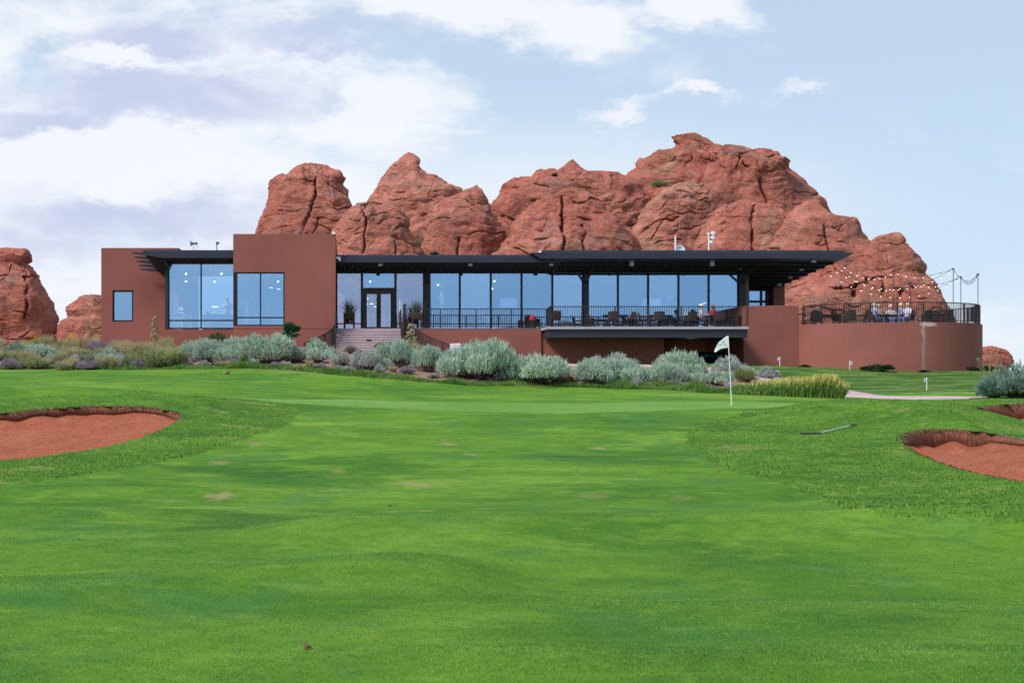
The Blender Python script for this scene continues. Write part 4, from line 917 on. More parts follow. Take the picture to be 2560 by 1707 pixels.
for px,py,r in ((1783,583,.105),(1782,594,.10),(1777.5,605.5,.09)):
    q=W(px,py,77.5)-p; d=MB().lathe([(.3*r,.14),(r,.1),(r,-.02),(.85*r,-.05)],(q.x,q.y,q.z+H),16,'y').build('radio_dish',M['white'],t); MB().tube([(0,0,q.z+H),(q.x,q.y+.12,q.z+H)],.018,6).build('bracket',M['canlight'],d)
q=W(1782,611,77.6)-p; MB().box(q.x-.05,q.x+.05,q.y-.04,q.y+.04,q.z+H-.12,q.z+H+.12).build('panel_antenna',M['white'],t,bevel=.01)
q=W(1771,585,77.6)-p; MB().box(q.x-.07,q.x+.05,q.y-.05,q.y+.05,q.z+H-.06,q.z+H+.06).build('junction_box',M['white'],t,bevel=.01)
p=W(484,625,77.5); t=thing('siren_horn','grey loudspeaker horn on a thin pole above the bay roof','loudspeaker',(p.x,p.y,8.7)); k0=p.z-8.7
MB().tube([(0,0,0),(0,0,k0+.32)],.015,6).build('pole',M['canlight'],t)
MB().lathe([(.075,.20),(.065,.05),(.06,-.02),(.10,-.1),(.15,-.15),(.155,-.17),(.12,-.15)],(0,0,k0+.36),14,'x').build('horn',plain('blue_grey_plastic',(.22,.27,.40),.5),t,True); MB().bar((.15,0,k0+.36),(.22,0,k0+.1),.03,.03).build('strut',M['canlight'],t)
p=W(542,626,77.5); t=thing('wind_gauge','small dark wind gauge on a flared post above the bay roof','wind gauge',(p.x,p.y,8.7))
MB().lathe([(.05,0),(.085,k0*.1+.08),(.04,.22),(.025,.3),(.022,k0+.3)],(0,0,0),10).build('post',M['roof'],t); MB().box(-.03,.09,-.04,.04,k0+.28,k0+.44).build('head',M['roof'],t,bevel=.01); MB().bar((.08,0,k0+.38),(.17,0,k0+.42),.03,.06).build('vane',M['canlight'],t)
# ------------------------------------------------------------------ people
SKIN=plain('skin',(.55,.30,.21),.55,0,.06,12)
def skin(name,chains,mt,parent,root=0,sub=1):
    """chains: (points, radii); points starting with an int attach to that earlier vertex"""
    V=[];E=[];R=[]
    for pts,rs in chains:
        prev=None
        for k,p in enumerate(pts):
            if isinstance(p,int): prev=p; continue
            V.append(p); R.append(rs[k] if isinstance(rs,(list,tuple)) else rs)
            if prev is not None: E.append((prev,len(V)-1))
            prev=len(V)-1
    me=bpy.data.meshes.new(name); me.from_pydata(V,E,[]); o=bpy.data.objects.new(name,me); COL.objects.link(o); me.materials.append(mt); o.parent=parent
    m=o.modifiers.new('skin','SKIN'); m.use_smooth_shade=True
    for i,r in enumerate(R):
        sv=me.skin_vertices[0].data[i]; sv.radius=(r,r) if not isinstance(r,tuple) else r; sv.use_root=(i==root)
    if sub: s=o.modifiers.new('sub','SUBSURF'); s.levels=sub; s.render_levels=sub
    return o
_mc={}
def cloth(c):
    if c not in _mc: _mc[c]=plain('cloth',c,.85,0,.12,9)
    return _mc[c]
def person(label,loc,rz,pose,shirt,legs,hair,cap=None,long=False,scale=1.,group=None,reach=None):
    """faces -y in its own frame"""
    t=thing('person',label,'person',loc,rz,group); t.scale=(scale,)*3
    sit=pose=='sit'; hz=.50 if sit else .93
    ch=hz+.40; sh=hz+.47; nk=hz+.54; hd=hz+.655; lean=-.03 if not sit else .03
    C=[]
    C.append(([(0,0,hz),(0,lean*.5,hz+.2),(0,lean,ch),(0,lean-.01,nk),(0,lean-.03,hd-.06),(0,lean-.035,hd+.05),(0,lean-.02,hd+.11)],[(.15,.11),(.13,.10),(.16,.11),.066,.078,(.085,.098),.06]))
    n=7
    for s in (-1,1):
        if sit: el=(s*.26,-.08,hz+.20); wr=(s*.17,-.33,hz+.22)
        else: el=(s*.26,.03,hz+.17); wr=(s*.24,-.16,hz+.06)
        if reach: el=(s*.26,-.05,hz+.22); wr=(s*.16,-.27,hz+.24)
        a=n; C.append(([2,(s*.19,lean,sh-.03),el,wr,(wr[0],wr[1]-.07,wr[2]-.01)],[0,.062,.045,.032,(.040,.02)])); n+=4; hand=n-1
        w=Vector(wr)+Vector((0,-.08,-.01))
        for k in range(4):   # fingers of unequal length, slightly curled
            q=w+Vector((-.03+.02*k,0,0)); l=(.06,.075,.07,.055)[k]; C.append(([hand,tuple(q),(q.x,q.y-l*.55,q.z-.008),(q.x,q.y-l,q.z-.03)],[0,.010,.009,.008])); n+=3
        q=w+Vector((-s*.035,.03,0)); C.append(([hand,tuple(q),(q.x-s*.02,q.y-.04,q.z-.012)],[0,.011,.009])); n+=2
    for s in (-1,1):
        if sit: kn=(s*.12,-.44,hz+.02); an=(s*.12,-.42,.09); to=(s*.12,-.58,.035)
        else: kn=(s*.11,-.02,.49); an=(s*.11,.02,.09); to=(s*.12,-.15,.035)
        C.append(([0,(s*.1,-.02,hz-.04),kn,an,to],[0,.095,.06,.042,(.045,.03)])); n+=4
    skin('body',C,SKIN,t)
    # clothing
    S=[([(0,0,hz-.07),(0,lean*.5,hz+.2),(0,lean,ch),(0,lean-.005,nk-.06)],[(.195,.150),(.158,.126),(.188,.132),.085])]
    for s in (-1,1):
        el=(s*.26,-.08,hz+.20) if sit else (s*.26,.03,hz+.17); a=Vector((s*.19,lean,sh-.03)); S.append(([2,tuple(a),tuple(a.lerp(Vector(el),.75))],[0,.076,.064]))
    skin('shirt',S,cloth(shirt),t)
    Lg=[([(0,0,hz+.07),(0,0,hz+.0)],[(.175,.135),(.215,.175)])]
    for s in (-1,1):
        kn=(s*.12,-.44,hz+.02) if sit else (s*.11,-.02,.49); an=(s*.12,-.42,.16) if sit else (s*.11,.02,.14)
        Lg.append(([1,(s*.1,-.02,hz-.04),kn,an],[0,.125,.080,.060]))
    skin('trousers',Lg,cloth(legs),t)
    for s in (-1,1):
        an=(s*.12,-.42,.05) if sit else (s*.11,.02,.05); MB().ball((an[0],an[1]-.07,.045),.05,8,(.9,2.3,.85)).build('shoe',cloth((.06,.05,.05)),t,True)
    hc=(0,lean-.005,hd+.045); HM=cloth(hair)
    h=MB(); h.ball((hc[0],hc[1]+.02,hc[2]+.025),.103,12,(1,1.08,1))
    if long: h.ball((hc[0],hc[1]+.07,hc[2]-.10),.085,10,(1.1,.7,1.7))
    h.build('hair',HM,t,True)
    MB().ball((0,lean-.128,hd+.005),.017,6,(.8,1.2,1.2)).build('nose',SKIN,t,True)
    for q in (-1,1): MB().ball((q*.083,lean-.03,hd),.02,6,(.5,.9,1.3)).build('ear',SKIN,t,True); MB().ball((q*.032,lean-.115,hd+.03),.011,6).build('eye',cloth((.03,.02,.02)),t,True)
    MB().ball((0,lean-.112,hd-.04),.022,6,(1,.4,.3)).build('mouth',cloth((.35,.12,.1)),t,True)
    if cap:
        c=MB(); c.ball((hc[0],hc[1]+.005,hc[2]+.05),.112,12,(1,1.1,.85)); c.box(-.07,.07,hc[1]-.21,hc[1]-.08,hc[2]+.045,hc[2]+.06); c.build('cap',cloth(cap),t,True)
    return t
def tz(px,py,Y): return (X(px,Y),Y,FL)
person('person in a white ball cap and pale shirt sitting on the deck',tz(1754,0,76.6),math.radians(70),'sit',(.55,.58,.68),(.03,.03,.05),(.06,.035,.025),cap=(.85,.85,.88))
person('blond person in a red top sitting on the deck behind the table',tz(1782,0,77.2),math.radians(-20),'sit',(.62,.05,.06),(.05,.05,.08),(.55,.38,.18),long=True)
person('person in a white shirt standing with back turned behind the bay glass',tz(569,0,79.3),math.radians(175),'stand',(.82,.82,.85),(.12,.12,.17),(.12,.09,.08),scale=1.06,reach=True)
person('person in a white tee standing behind the glass of the tall block',tz(668,0,78.2),math.radians(150),'stand',(.85,.85,.85),(.08,.09,.16),(.35,.24,.14),long=True,scale=.98)
for px,Y,rz,sh,lab in [(2187,75.9,100,(.3,.35,.55),'grey haired person at the near end of the terrace table, against the lit bars'),(2197,77.3,60,(.65,.62,.70),'white haired person in a pale lilac top facing the terrace table'),(2227,77.9,0,(.60,.58,.62),'white haired person behind the middle of the terrace table'),(2250,76.3,-80,(.12,.25,.45),'white haired person in a blue top at the far end of the terrace table'),(2268,75.9,-60,(.55,.55,.82),'blond haired person in lavender outermost at the terrace table')]:
    person(lab,(X(px,Y),Y,4.71),math.radians(rz),'sit',sh,(.10,.13,.28),(.72,.68,.62) if 'blond' not in lab else (.7,.55,.32),group='people seated on the terrace',scale=1.03)

# ------------------------------------------------------------------ furniture
def make_chair(label,loc,rz,round_back=False,group=None):
    t=thing('patio_chair',label,'chair',loc,rz,group)
    MB().box(-.25,.25,-.25,.25,.40,.45).build('seat',M['wicker'],t,bevel=.02)
    b=MB(); n=8
    for k in range(n):
        a0=-1+2*k/n; a1=-1+2*(k+1)/n; g=lambda a:(.28*a,.26+.06*(1-a*a)); h=lambda a:.86+(.12*(1-a*a) if round_back else .03*(1-a*a))
        (x0,y0),(x1,y1)=g(a0),g(a1); b.hexa([(x0,y0-.05,.45),(x1,y1-.05,.45),(x1,y1-.01,.45),(x0,y0-.01,.45),(x0,y0+.06,h(a0)),(x1,y1+.06,h(a1)),(x1,y1+.10,h(a1)),(x0,y0+.10,h(a0))])
    b.build('backrest',M['wicker'],t)
    for s in (-1,1):
        MB().tube([(s*.27,.30,.66),(s*.29,.05,.66),(s*.28,-.22,.64),(s*.27,-.25,.45)],.022,6).build('armrest',M['wicker'],t)
        for y in (-.22,.22): MB().box(s*.23-.02,s*.23+.02,y-.02,y+.02,0,.40).build('leg',M['iron'],t)
    return t
def make_table(label,loc,rz,w=1.0,d=.9,h=.74,group=None):
    t=thing('patio_table',label,'table',loc,rz,group); MB().box(-w/2,w/2,-d/2,d/2,h-.05,h).build('tabletop',M['iron'],t,bevel=.008); MB().box(-w/2+.05,w/2-.05,-d/2+.05,d/2-.05,h-.12,h-.052).build('apron',M['iron'],t)
    for sx in (-1,1):
        for sy in (-1,1): MB().box(sx*(w/2-.06)-.025,sx*(w/2-.06)+.025,sy*(d/2-.06)-.025,sy*(d/2-.06)+.025,0,h-.05).build('leg',M['iron'],t)
    return t
g1='tables on the deck'; g2='chairs on the deck'
tb=make_table('square dark table between the two deck columns, under the second long window',tz(1538,0,76.9),0,1.25,group=g1)
dup(tb,tz(1650,0,77.1),0,'square dark table behind the middle deck post, left of the seated people'); dup(tb,tz(1797,0,77.0),0,'square dark table in front of the blond person in red')
ch=make_chair('brown wicker chair alone at the corner of the deck',tz(1388,0,75.6),math.pi,group=g2)
for px,Y,rz,lab in [(1531,76.1,180,'brown wicker chair with its back to the lawn at the table nearest the middle column'),(1485,77.0,90,'dark wicker chair on the column side of the first deck table'),(1566,77.0,-90,'dark wicker chair on the far side of the first deck table, facing it'),(1600,76.4,100,'low dark wicker chair between the two empty deck tables'),(1645,76.2,180,'brown wicker chair with its back to the lawn at the middle deck table'),(1613,77.3,80,'dark wicker chair turned to the middle deck table'),(1723,76.2,200,'dark wicker chair heaped with papers beside the capped person'),(1754,76.65,70,'dark wicker chair carrying the person in the white cap'),(1782,77.25,-20,'dark wicker chair carrying the blond person in red'),(1797,76.2,180,'brown wicker chair with its back to the lawn at the occupied table'),(1827,77.0,-95,'dark wicker chair on the outer side of the occupied table, by the last column')]:
    dup(ch,tz(px,0,Y),math.radians(rz),lab)
p=tz(1722,0,76.15); t=thing('paper_stack','pale stack of papers lying on a dark deck chair','papers',(p[0],p[1],FL+.66)); MB().box(-.2,.2,-.12,.12,0,.16).box(-.14,.2,-.13,.1,.165,.21).build('sheets',plain('cream_paper',(.55,.5,.38),.8,0,.25,30),t)
MB().box(-.2,.2,-.14,.14,-.2,-.004).build('tray',M['iron'],t)
p=(X(1332,76.8),76.8,FL); t=thing('litter_bin','black bin with a red top behind the wall railing','bin',p); MB().lathe([(.16,0),(.17,.02),(.17,.45)],(0,0,0),14).build('drum',M['iron'],t); MB().lathe([(.19,.452),(.20,.5),(.19,.66),(.1,.72)],(0,0,0),14).build('lid',plain('red_plastic',(.55,.03,.08),.5),t)
# terrace furniture
tc=make_chair('round backed wicker armchair at the block end of the terrace',(X(2028,76.6),76.6,4.71),math.radians(200),True,'chairs on the terrace')
for px,Y,rz,lab in [(2046,77.6,150,'round backed wicker armchair second from the block end of the terrace'),(2122,76.2,180,'round backed wicker armchair left of the lit bars on the terrace'),(2098,77.2,110,'wicker armchair between the pair by the block and the lone round back'),(2150,76.6,240,'wicker armchair just left of the seated terrace group'),(2197,77.35,60,'wicker armchair under the person in pale lilac'),(2187,75.95,100,'wicker armchair under the grey haired person'),(2227,77.95,0,'wicker armchair under the person behind the terrace table'),(2250,76.35,-80,'wicker armchair under the person in the blue top'),(2268,75.95,-60,'wicker armchair under the person in lavender'),(2312,76.5,190,'wicker armchair right of the seated terrace group'),(2335,77.3,170,'dark wicker armchair near the outer bend of the terrace'),(2360,77.2,200,'dark wicker armchair outermost on the terrace')]:
    dup(tc,(X(px,Y),Y,4.71),math.radians(rz),lab)
tt=make_table('dark table amid the seated terrace group',(X(2221,76.9),76.9,4.71),0,1.2,.9,.76,'tables on the terrace')
dup(tt,(X(2070,77.0),77.0,4.71),0,'dark table among the empty armchairs of the terrace'); dup(tt,(X(2338,76.3),76.3,4.71),0,'dark table at the outer bend of the terrace')
# planters at the door
M['grasspot']=foliage('spiky_leaves',(.10,.10,.07),(.12,.17,.09),(.22,.16,.14),trans=.1)
def planter(label,px,Y,green):
    t=thing('planter',label,'planter',(X(px,Y),Y,FL),0,'planters flanking the entry doors')
    MB().box(-.31,.31,-.31,.31,.50,.82).build('bowl',M['corten'],t,bevel=.06)
    for sx in (-1,1):
        for sy in (-1,1): MB().box(sx*.26-.045,sx*.26+.045,sy*.26-.045,sy*.26+.045,0,.55).build('leg',M['corten'],t)
    n=110; a=rng.uniform(0,6.28,n); r=np.abs(rng.normal(0,.5,n)); H=rng.uniform(.55,1.0,n)*np.clip(1.1-r*.55,.3,1)
    blades('spiky_grass',np.column_stack([.08*np.cos(a),.08*np.sin(a),np.full(n,.82)]),H,rng.uniform(.018,.03,n),np.column_stack([r*np.cos(a),r*np.sin(a)]),rng.uniform(0,1,n),M['grasspot'],t)
    n=260; a=rng.uniform(0,6.28,n); r=.3*np.sqrt(rng.uniform(size=n)); blades('moss',np.column_stack([r*np.cos(a),r*np.sin(a),np.full(n,.80)]),rng.uniform(.05,.15,n),rng.uniform(.02,.04,n),rng.normal(0,.05,(n,2)),rng.uniform(0,1,n),M['fringe'],t)
planter('rusty planter of spiky grass on tall legs, tower side of the doors',873,77.2,1); planter('rusty planter of spiky grass on tall legs beside the dark column',1042,77.2,1)
# interior of the pro shop and dining room
def counter(label,x0,x1,Y,h,name='counter',cat='counter',m='counter'):
    x0,x1=X(x0,Y),X(x1,Y); t=thing(name,label,cat,((x0+x1)/2,Y,FL)); w=(x1-x0)/2
    MB().box(-w,w,0,.6,h-.05,h).build('top',M['offwhite'],t); MB().box(-w+.03,w-.03,.03,.58,0,h-.052).build('cabinet',M[m],t); return t
counter('wood counter holding a till behind the bay glass',423,456,80.2,1.0); counter('long pale counter in front of the person in the white shirt',505,583,78.6,.86)
p=(X(452,80.3),80.3,FL+1.0); t=thing('cash_register','white till on the wood counter behind the bay glass','till',p); MB().box(-.16,.16,-.14,.16,0,.06).build('base',M['white'],t); MB().bar((0,0,.06),(0,-.02,.2),.05,.05).build('neck',M['white'],t); MB().box(-.13,.13,-.05,0,.18,.36).build('screen',M['white'],t)
p=(X(467,79.4),79.4,FL); t=thing('display_rack','white stepped display rack on the floor behind the bay glass','rack',p)
for k in range(4): MB().box(-.2,.2,-.12,.12,.12+.22*k,.15+.22*k).build('shelf',M['white'],t); MB().box(-.13,.12,-.08,.08,.152+.22*k,.25+.22*k).build('goods',M['offwhite'],t)
for s in (-1,1): MB().box(s*.21-.015,s*.21+.015,-.1,.1,0,.95).build('upright',M['white'],t)
p=(X(537,78.8),78.8,FL+.86); t=thing('display_case','small glass display case on the long pale counter','display case',p); MB().box(-.2,.2,0,.25,.0,.03).build('base',M['white'],t); MB().box(-.16,.18,0,.22,.42,.455).build('light_bar',M['lamp'],t)
for s in (-1,1): MB().box(s*.18-.012,s*.18+.012,.05,.08,.03,.42).build('upright',M['white'],t)
t=thing('pink_ball','round pink ball on the long pale counter','ball',(X(520,78.8),78.8,FL+.86)); MB().ball((0,0,.11),.11,12).build('ball',plain('pink_rubber',(.75,.2,.35),.5),t,True)
p=(X(604,78.5),78.5,FL); t=thing('clothes_rail','clothes rail of pink and white shirts at the edge of the tower window','clothes rail',p)
MB().tube([(-.35,0,0),(-.35,0,1.65),(.5,0,1.55),(.5,0,0)],.02,6).build('frame',M['iron'],t)
for k,c in enumerate([(.8,.45,.5),(.75,.75,.8),(.25,.3,.5),(.75,.3,.35)]): MB().hexa([(-.25+.2*k,-.2,.6),(-.19+.2*k,-.2,.6),(-.19+.2*k,.2,.6),(-.25+.2*k,.2,.6),(-.24+.2*k,-.12,1.5),(-.2+.2*k,-.12,1.5),(-.2+.2*k,.12,1.5),(-.24+.2*k,.12,1.5)]).build('shirt',cloth(c),t)
for px,Y,hh,lab in [(640,79,.95,'low display table of folded goods behind the tower window'),(700,80,1.0,'low display table behind the tower window, beside the person in white')]:
    x=X(px,Y); t=thing('display_table',lab,'display table',(x,Y,FL)); MB().box(-.5,.5,-.3,.3,hh-.05,hh).build('top',M['offwhite'],t); MB().box(-.45,.45,-.25,.25,0,hh-.052).build('plinth',M['counter'],t)
    for k in range(4): MB().box(-.45+.23*k,-.28+.23*k,-.12,.12,hh,hh+.06+.05*(k%3)).build('goods',cloth([(.6,.6,.65),(.2,.3,.6),(.7,.7,.7),(.3,.5,.6)][k]),t)
for px,py,Y,w,h,lab in [(1271,757,85.9,1.1,.62,'wall screen behind the glass, third pane past the entrance column'),(1630,757,85.9,1.15,.55,'wall screen behind the glass above the middle deck table')]:
    p=W(px,py,Y); t=thing('wall_screen',lab,'screen',p); MB().box(-w/2,w/2,0,.05,-h/2,h/2).build('bezel',M['iron'],t); MB().box(-w/2+.04,w/2-.04,-.012,-.002,-h/2+.04,h/2-.04).build('screen',plain('lit_screen',(.5,.5,.75),.4,0,.3,3,emit=.6),t); MB().box(-.1,.1,.052,.3,-.1,.1).build('bracket',M['iron'],t)
    MB().box(-.03,.03,.1,.16,.1,7.8-p.z).build('hanger',M['iron'],t)
M['exit']=plain('exit_green',(.05,.6,.35),.5,0,0,1,emit=1.2)
for px,py,Y,lab in [(945,692,80.6,'green exit sign inside above the entry doors'),(1677,744,86.5,'green exit sign hanging deep inside the dining room')]:
    p=W(px,py,Y); t=thing('exit_sign',lab,'exit sign',p); MB().box(-.17,.17,0,.05,-.09,.09).build('housing',M['offwhite'],t)
    c=bpy.data.curves.new('lettering','FONT'); c.body='EXIT'; c.size=.17; c.align_x='CENTER'; c.align_y='CENTER'; c.extrude=.004; c.materials.append(M['exit']); tmp=bpy.data.objects.new('lettering',c); COL.objects.link(tmp); bpy.context.view_layer.update(); me=bpy.data.meshes.new_from_object(tmp.evaluated_get(bpy.context.evaluated_depsgraph_get())); bpy.data.objects.remove(tmp)
    o=bpy.data.objects.new('lettering',me); COL.objects.link(o); o.parent=t; o.rotation_euler=(math.pi/2,0,0); o.location=(0,-.006,0)
    MB().box(-.015,.015,.01,.04,.09,7.8-p.z).build('hanger',M['iron'],t)
# vehicle in the garage
p=(X(1772,82.6),82.6,2.84); t=thing('golf_cart','blue golf cart parked in the dark garage under the deck','golf cart',p)
MB().prismx([(-1.1,.35),(-1.15,.6),(-.75,.78),(-.5,.5),(.3,.5),(.4,.9),(1.0,.9),(1.1,.4)],-.6,.6).build('body',plain('blue_cart_paint',(.06,.16,.30),.4),t,bevel=.03)
MB().box(-.62,.62,-.7,.95,1.75,1.82).build('roof',M['offwhite'],t,bevel=.02); MB().box(-.55,.55,-.1,.45,.5,.62).build('seat',M['iron'],t,bevel=.03)
for sx in (-1,1):
    for y in (-.7,.9): MB().tube([(sx*.56,y,.6 if y<0 else .85),(sx*.58,y*.9,1.75)],.02,6).build('roof_post',M['iron'],t)
    for y in (-.75,.75): w=MB().lathe([(.12,-.09),(.22,-.09),(.23,0),(.22,.09),(.12,.09)],(sx*.55,y,.23),14,'x').build('wheel',M['iron'],t)
    MB().ball((sx*.4,-1.13,.55),.06,8).build('headlight',M['white'],t,True)

# ------------------------------------------------------------------ course furniture
def flag_mesh(w,h,droop,nx=16,nz=10):
    V=[];Q=[]
    for i in range(nx+1):
        u=i/nx
        for j in range(nz+1):
            v=j/nz; x=-w*u; top=0-droop*(u**1.5)*1.0; hh=h*(1-.62*u)
            z=top-hh*v; y=.05*math.sin(u*6+v*1.5)*u*w/.4; V.append((x,y,z))
    for i in range(nx):
        for j in range(nz): a=i*(nz+1)+j; Q.append((a,a+1,a+nz+2,a+nz+1))
    return V,Q
g=ground(1829,1012); top=W(1820.5,840,g.y); t=thing('golf_flag','tall white flagstick with a lettered white flag on the putting green','golf flag',g)
d=top-g; MB().tube([(0,0,-.02),d],[.013,.011],8).build('pole',M['white'],t); MB().lathe([(.054,.004),(.054,.012),(.03,.013)],(0,0,0),14).build('cup',M['white'],t)
k=g.y/F; V,Q=flag_mesh(33.5*k,31*k,21*k*1.0,20,12)
# outline from the photo: hoist 31 px, lower edge drooping to a point
nx,nz=20,12; V=[]
tp=[(0,0),(-8,-4.5),(-15,-10),(-22,-15),(-27,-22),(-31,-31),(-33.5,-41)]; bt=[(0,-31),(-8,-31.5),(-15,-32.5),(-21,-34.5),(-26,-37),(-30,-39.5),(-33.5,-41)]
def pl(L,s):
    q=s*(len(L)-1); i=min(int(q),len(L)-2); f=q-i; return Vector((L[i][0]*(1-f)+L[i+1][0]*f,L[i][1]*(1-f)+L[i+1][1]*f))
for i in range(nx+1):
    a,b=pl(tp,i/nx),pl(bt,i/nx)
    for j in range(nz+1):
        q=a.lerp(b,j/nz); V.append((q.x*k+d.x*(1-j/nz*.18)-.004,-.05*math.sin(i/nx*5+j*.15)*i/nx+d.y,(q.y+1)*k+d.z-.03*0))
fo=npmesh('flag',V,[(i*(nz+1)+j,i*(nz+1)+j+1,(i+1)*(nz+1)+j+1,(i+1)*(nz+1)+j) for i in range(nx) for j in range(nz)],plain('flag_cloth',(.80,.80,.86),.8,0,.04,20),t)
m_=fo.modifiers.new('cloth','SOLIDIFY'); m_.thickness=.003; m_.offset=0
INK=plain('navy_ink',(.05,.06,.20),.8); INK2=plain('green_ink',(.05,.14,.09),.8)
def strokes(L,mt,name):
    mb=MB()
    for (a,b,w) in L:
        q0=Vector((a[0]*k+d.x,-.06+d.y,a[1]*k+d.z)); q1=Vector((b[0]*k+d.x,-.06+d.y,b[1]*k+d.z)); mb.bar(q0,q1,.003,w*k)
    return mb.build(name,mt,fo)
strokes([((-17,-16.5),(-14,-15),1.2),((-14.5,-16),(-12,-13),1.5),((-12.5,-14.5),(-10,-13),1.8),((-15.5,-21.2),(-9,-19.6),1.0),((-13.5,-16.2),(-13.2,-13.5),.6),((-11,-15.5),(-10.6,-12.5),.6)],INK,'lettering')
strokes([((-24,-24),(-20.5,-22),.7),((-21.5,-22.8),(-18.5,-22),1.9),((-17.8,-22.4),(-17.2,-20.8),.6)],INK2,'emblem')
for px,pt,pb,Yq,lab in [(1949.5,892,912,74.5,'small practice flag standing before the stucco end block'),(2124.5,902,917,72.6,'small practice flag standing before the curved wall, left of the dark shrub'),(2317,944,974,61.5,'small practice flag at the foot of the grass bank')]:
    p=at(px,Yq); s=Yq/F; hgt=Z(pt,Yq)-p.z; t=thing('practice_flag',lab,'practice flag',p,group='practice green flags')
    MB().tube([(0,0,-.02),(0,0,hgt)],.017,6).build('pole',M['white'],t); sg=1 if px==2124.5 else -1
    f=MB(); f.hexa([(sg*.01,-.006,hgt-.15),(sg*.13,-.02,hgt-.19),(sg*.13,-.012,hgt-.19),(sg*.01,.006,hgt-.15),(sg*.01,-.006,hgt),(sg*.12,-.02,hgt-.05),(sg*.12,-.012,hgt-.05),(sg*.01,.006,hgt)]); fo2=f.build('flag',M['white'],t)
    MB().bar((sg*.04,-.022,hgt-.12),(sg*.09,-.026,hgt-.07),.004,.045).build('emblem',INK,fo2)
# bunker rake
a=ground(2001,1090); b=ground(2053,1090); e=ground(2141,1069); t=thing('bunker_rake','bunker rake with a black head lying on the grass','rake',a)
u=(b-a); MB().bar((0,0,.05),u+Vector((0,0,.05)),.05,.05).build('head',M['iron'],t)
tn=MB(); 
for q in range(14): p=u*((q+.5)/14); tn.tube([(p.x,p.y,p.z+.05),(p.x,p.y-.03,p.z-.02)],[.012,.006],5)
tn.build('teeth',M['iron'],t); c=u*.97+Vector((0,.0,.07)); ee=e-a+Vector((0,0,.08)); MB().tube([c,c.lerp(ee,.82)],.013,8).build('handle',plain('grey_metal_tube',(.5,.5,.48),.4),t); MB().tube([c.lerp(ee,.82),ee],.020,8).build('grip',M['iron'],t); MB().tube([u*.8+Vector((0,0,.05)),c],.015,6).build('socket',M['iron'],t)
# information sign
Ys=66.; p=W(1140.5,867,Ys); gz=float(terrain(p.x,p.y)); t=thing('notice_board','small white notice board with a black arrow, set among the sagebrush','sign',(p.x,p.y,gz)); t.rotation_euler=(0,math.radians(-3),0); h=p.z-gz
MB().box(-.245,.245,-.012,.012,h-.15,h+.165).build('board',M['white'],t)
for s in (-1,1): MB().box(s*.15-.015,s*.15+.015,.014,.04,-.2,h+.1).build('stake',M['iron'],t)
ar=MB(); ar.add([(x,y,h+z) for y in (-.018,-.0125) for x,z in [(-.09,-.105),(.04,-.105),(.04,-.12),(.125,-.09),(.04,-.055),(.04,-.075),(-.09,-.075)]],[tuple(range(7)),tuple(range(13,6,-1))]+[(i,i+7,(i+1)%7+7,(i+1)%7) for i in range(7)]); ar.build('arrow',M['iron'],t)
GI=plain('grey_ink',(.35,.37,.45),.8); tx=MB()
for (x0,x1,z) in [(-.05,-.01,.115),(.0,.05,.115),(-.19,-.05,.05),(-.02,.08,.05),(.11,.21,.055),(-.05,.06,-.01)]: tx.box(x0,x1,-.016,-.0125,h+z-.010,h+z+.010)
tx.build('lettering',GI,t)
# small white box behind the planting
p=ground(69,842); t=thing('utility_box','small white box half hidden in the brush below the balanced rock','box',at(70,70)); MB().box(-.3,.3,-.2,.2,0,.45).build('case',M['white'],t,bevel=.02); MB().box(-.32,.32,-.22,.22,.452,.5).build('lid',M['white'],t)
# rabbit
p=ground(568,936); t=thing('rabbit','small brown rabbit sitting alert on the lawn','rabbit',p,math.radians(5)); s=p.y/F
FUR=plain('rabbit_fur',(.17,.115,.085),.95,0,.3,40)
def R_(x,z): return (x*s,0,z*s)
C=[([R_(-5,4.2),R_(-1.5,5.2),R_(2.5,4.4),R_(4.8,5.6),R_(6.2,7.0),R_(8.0,6.2)],[3.6*s,4.2*s,3.0*s,2.0*s,2.0*s,1.0*s])]
for q in (-1,1):
    C.append(([4,(5.8*s,q*.8*s,8.5*s),(6.4*s,q*1.0*s,11*s),(6.8*s,q*.9*s,13.3*s)],[0,.6*s,(.35*s,.8*s),.3*s]))
for q in (-1,1):
    C.append(([0,(-4*s,q*2.2*s,2.6*s),(-5.5*s,q*2.3*s,.8*s),(-2*s,q*2.3*s,.5*s)],[0,2.4*s,.9*s,.7*s])); C.append(([2,(3.4*s,q*1.1*s,2.2*s),(4.2*s,q*1.1*s,.5*s),(5.2*s,q*1.1*s,.4*s)],[0,1.0*s,.6*s,.5*s]))
skin('body',C,FUR,t); MB().ball((-7.0*s,0,3.4*s),1.5*s,8).build('tail',plain('pale_fur',(.5,.45,.4),.9),t,True); MB().ball((6.9*s,-1.6*s,7.3*s),.35*s,6).build('eye',M['iron'],t,True)
# leaves on the fairway
BR=plain('dead_leaf',(.16,.07,.04),.8)
for px,py,lab in [(975,1266,'curled brown dead leaf on the fairway below the green'),(1796,1180,'curled brown dead leaf near the edge of the right rough'),(769,1623,'curled brown dead leaf low on the near fairway')]:
    p=ground(px,py); t=thing('dead_leaf',lab,'leaf',p,random.random()*3); w=.04 if py<1300 else .016
    t2=npmesh('blade',[(-w,-.02,.012),(0,-.03,.02),(w,-.01,.03),(-w*.9,.02,.02),(0,.03,.01),(w,.025,.035)],[(0,1,4,3),(1,2,5,4)],BR,t); m_=t2.modifiers.new('s','SOLIDIFY'); m_.thickness=.003
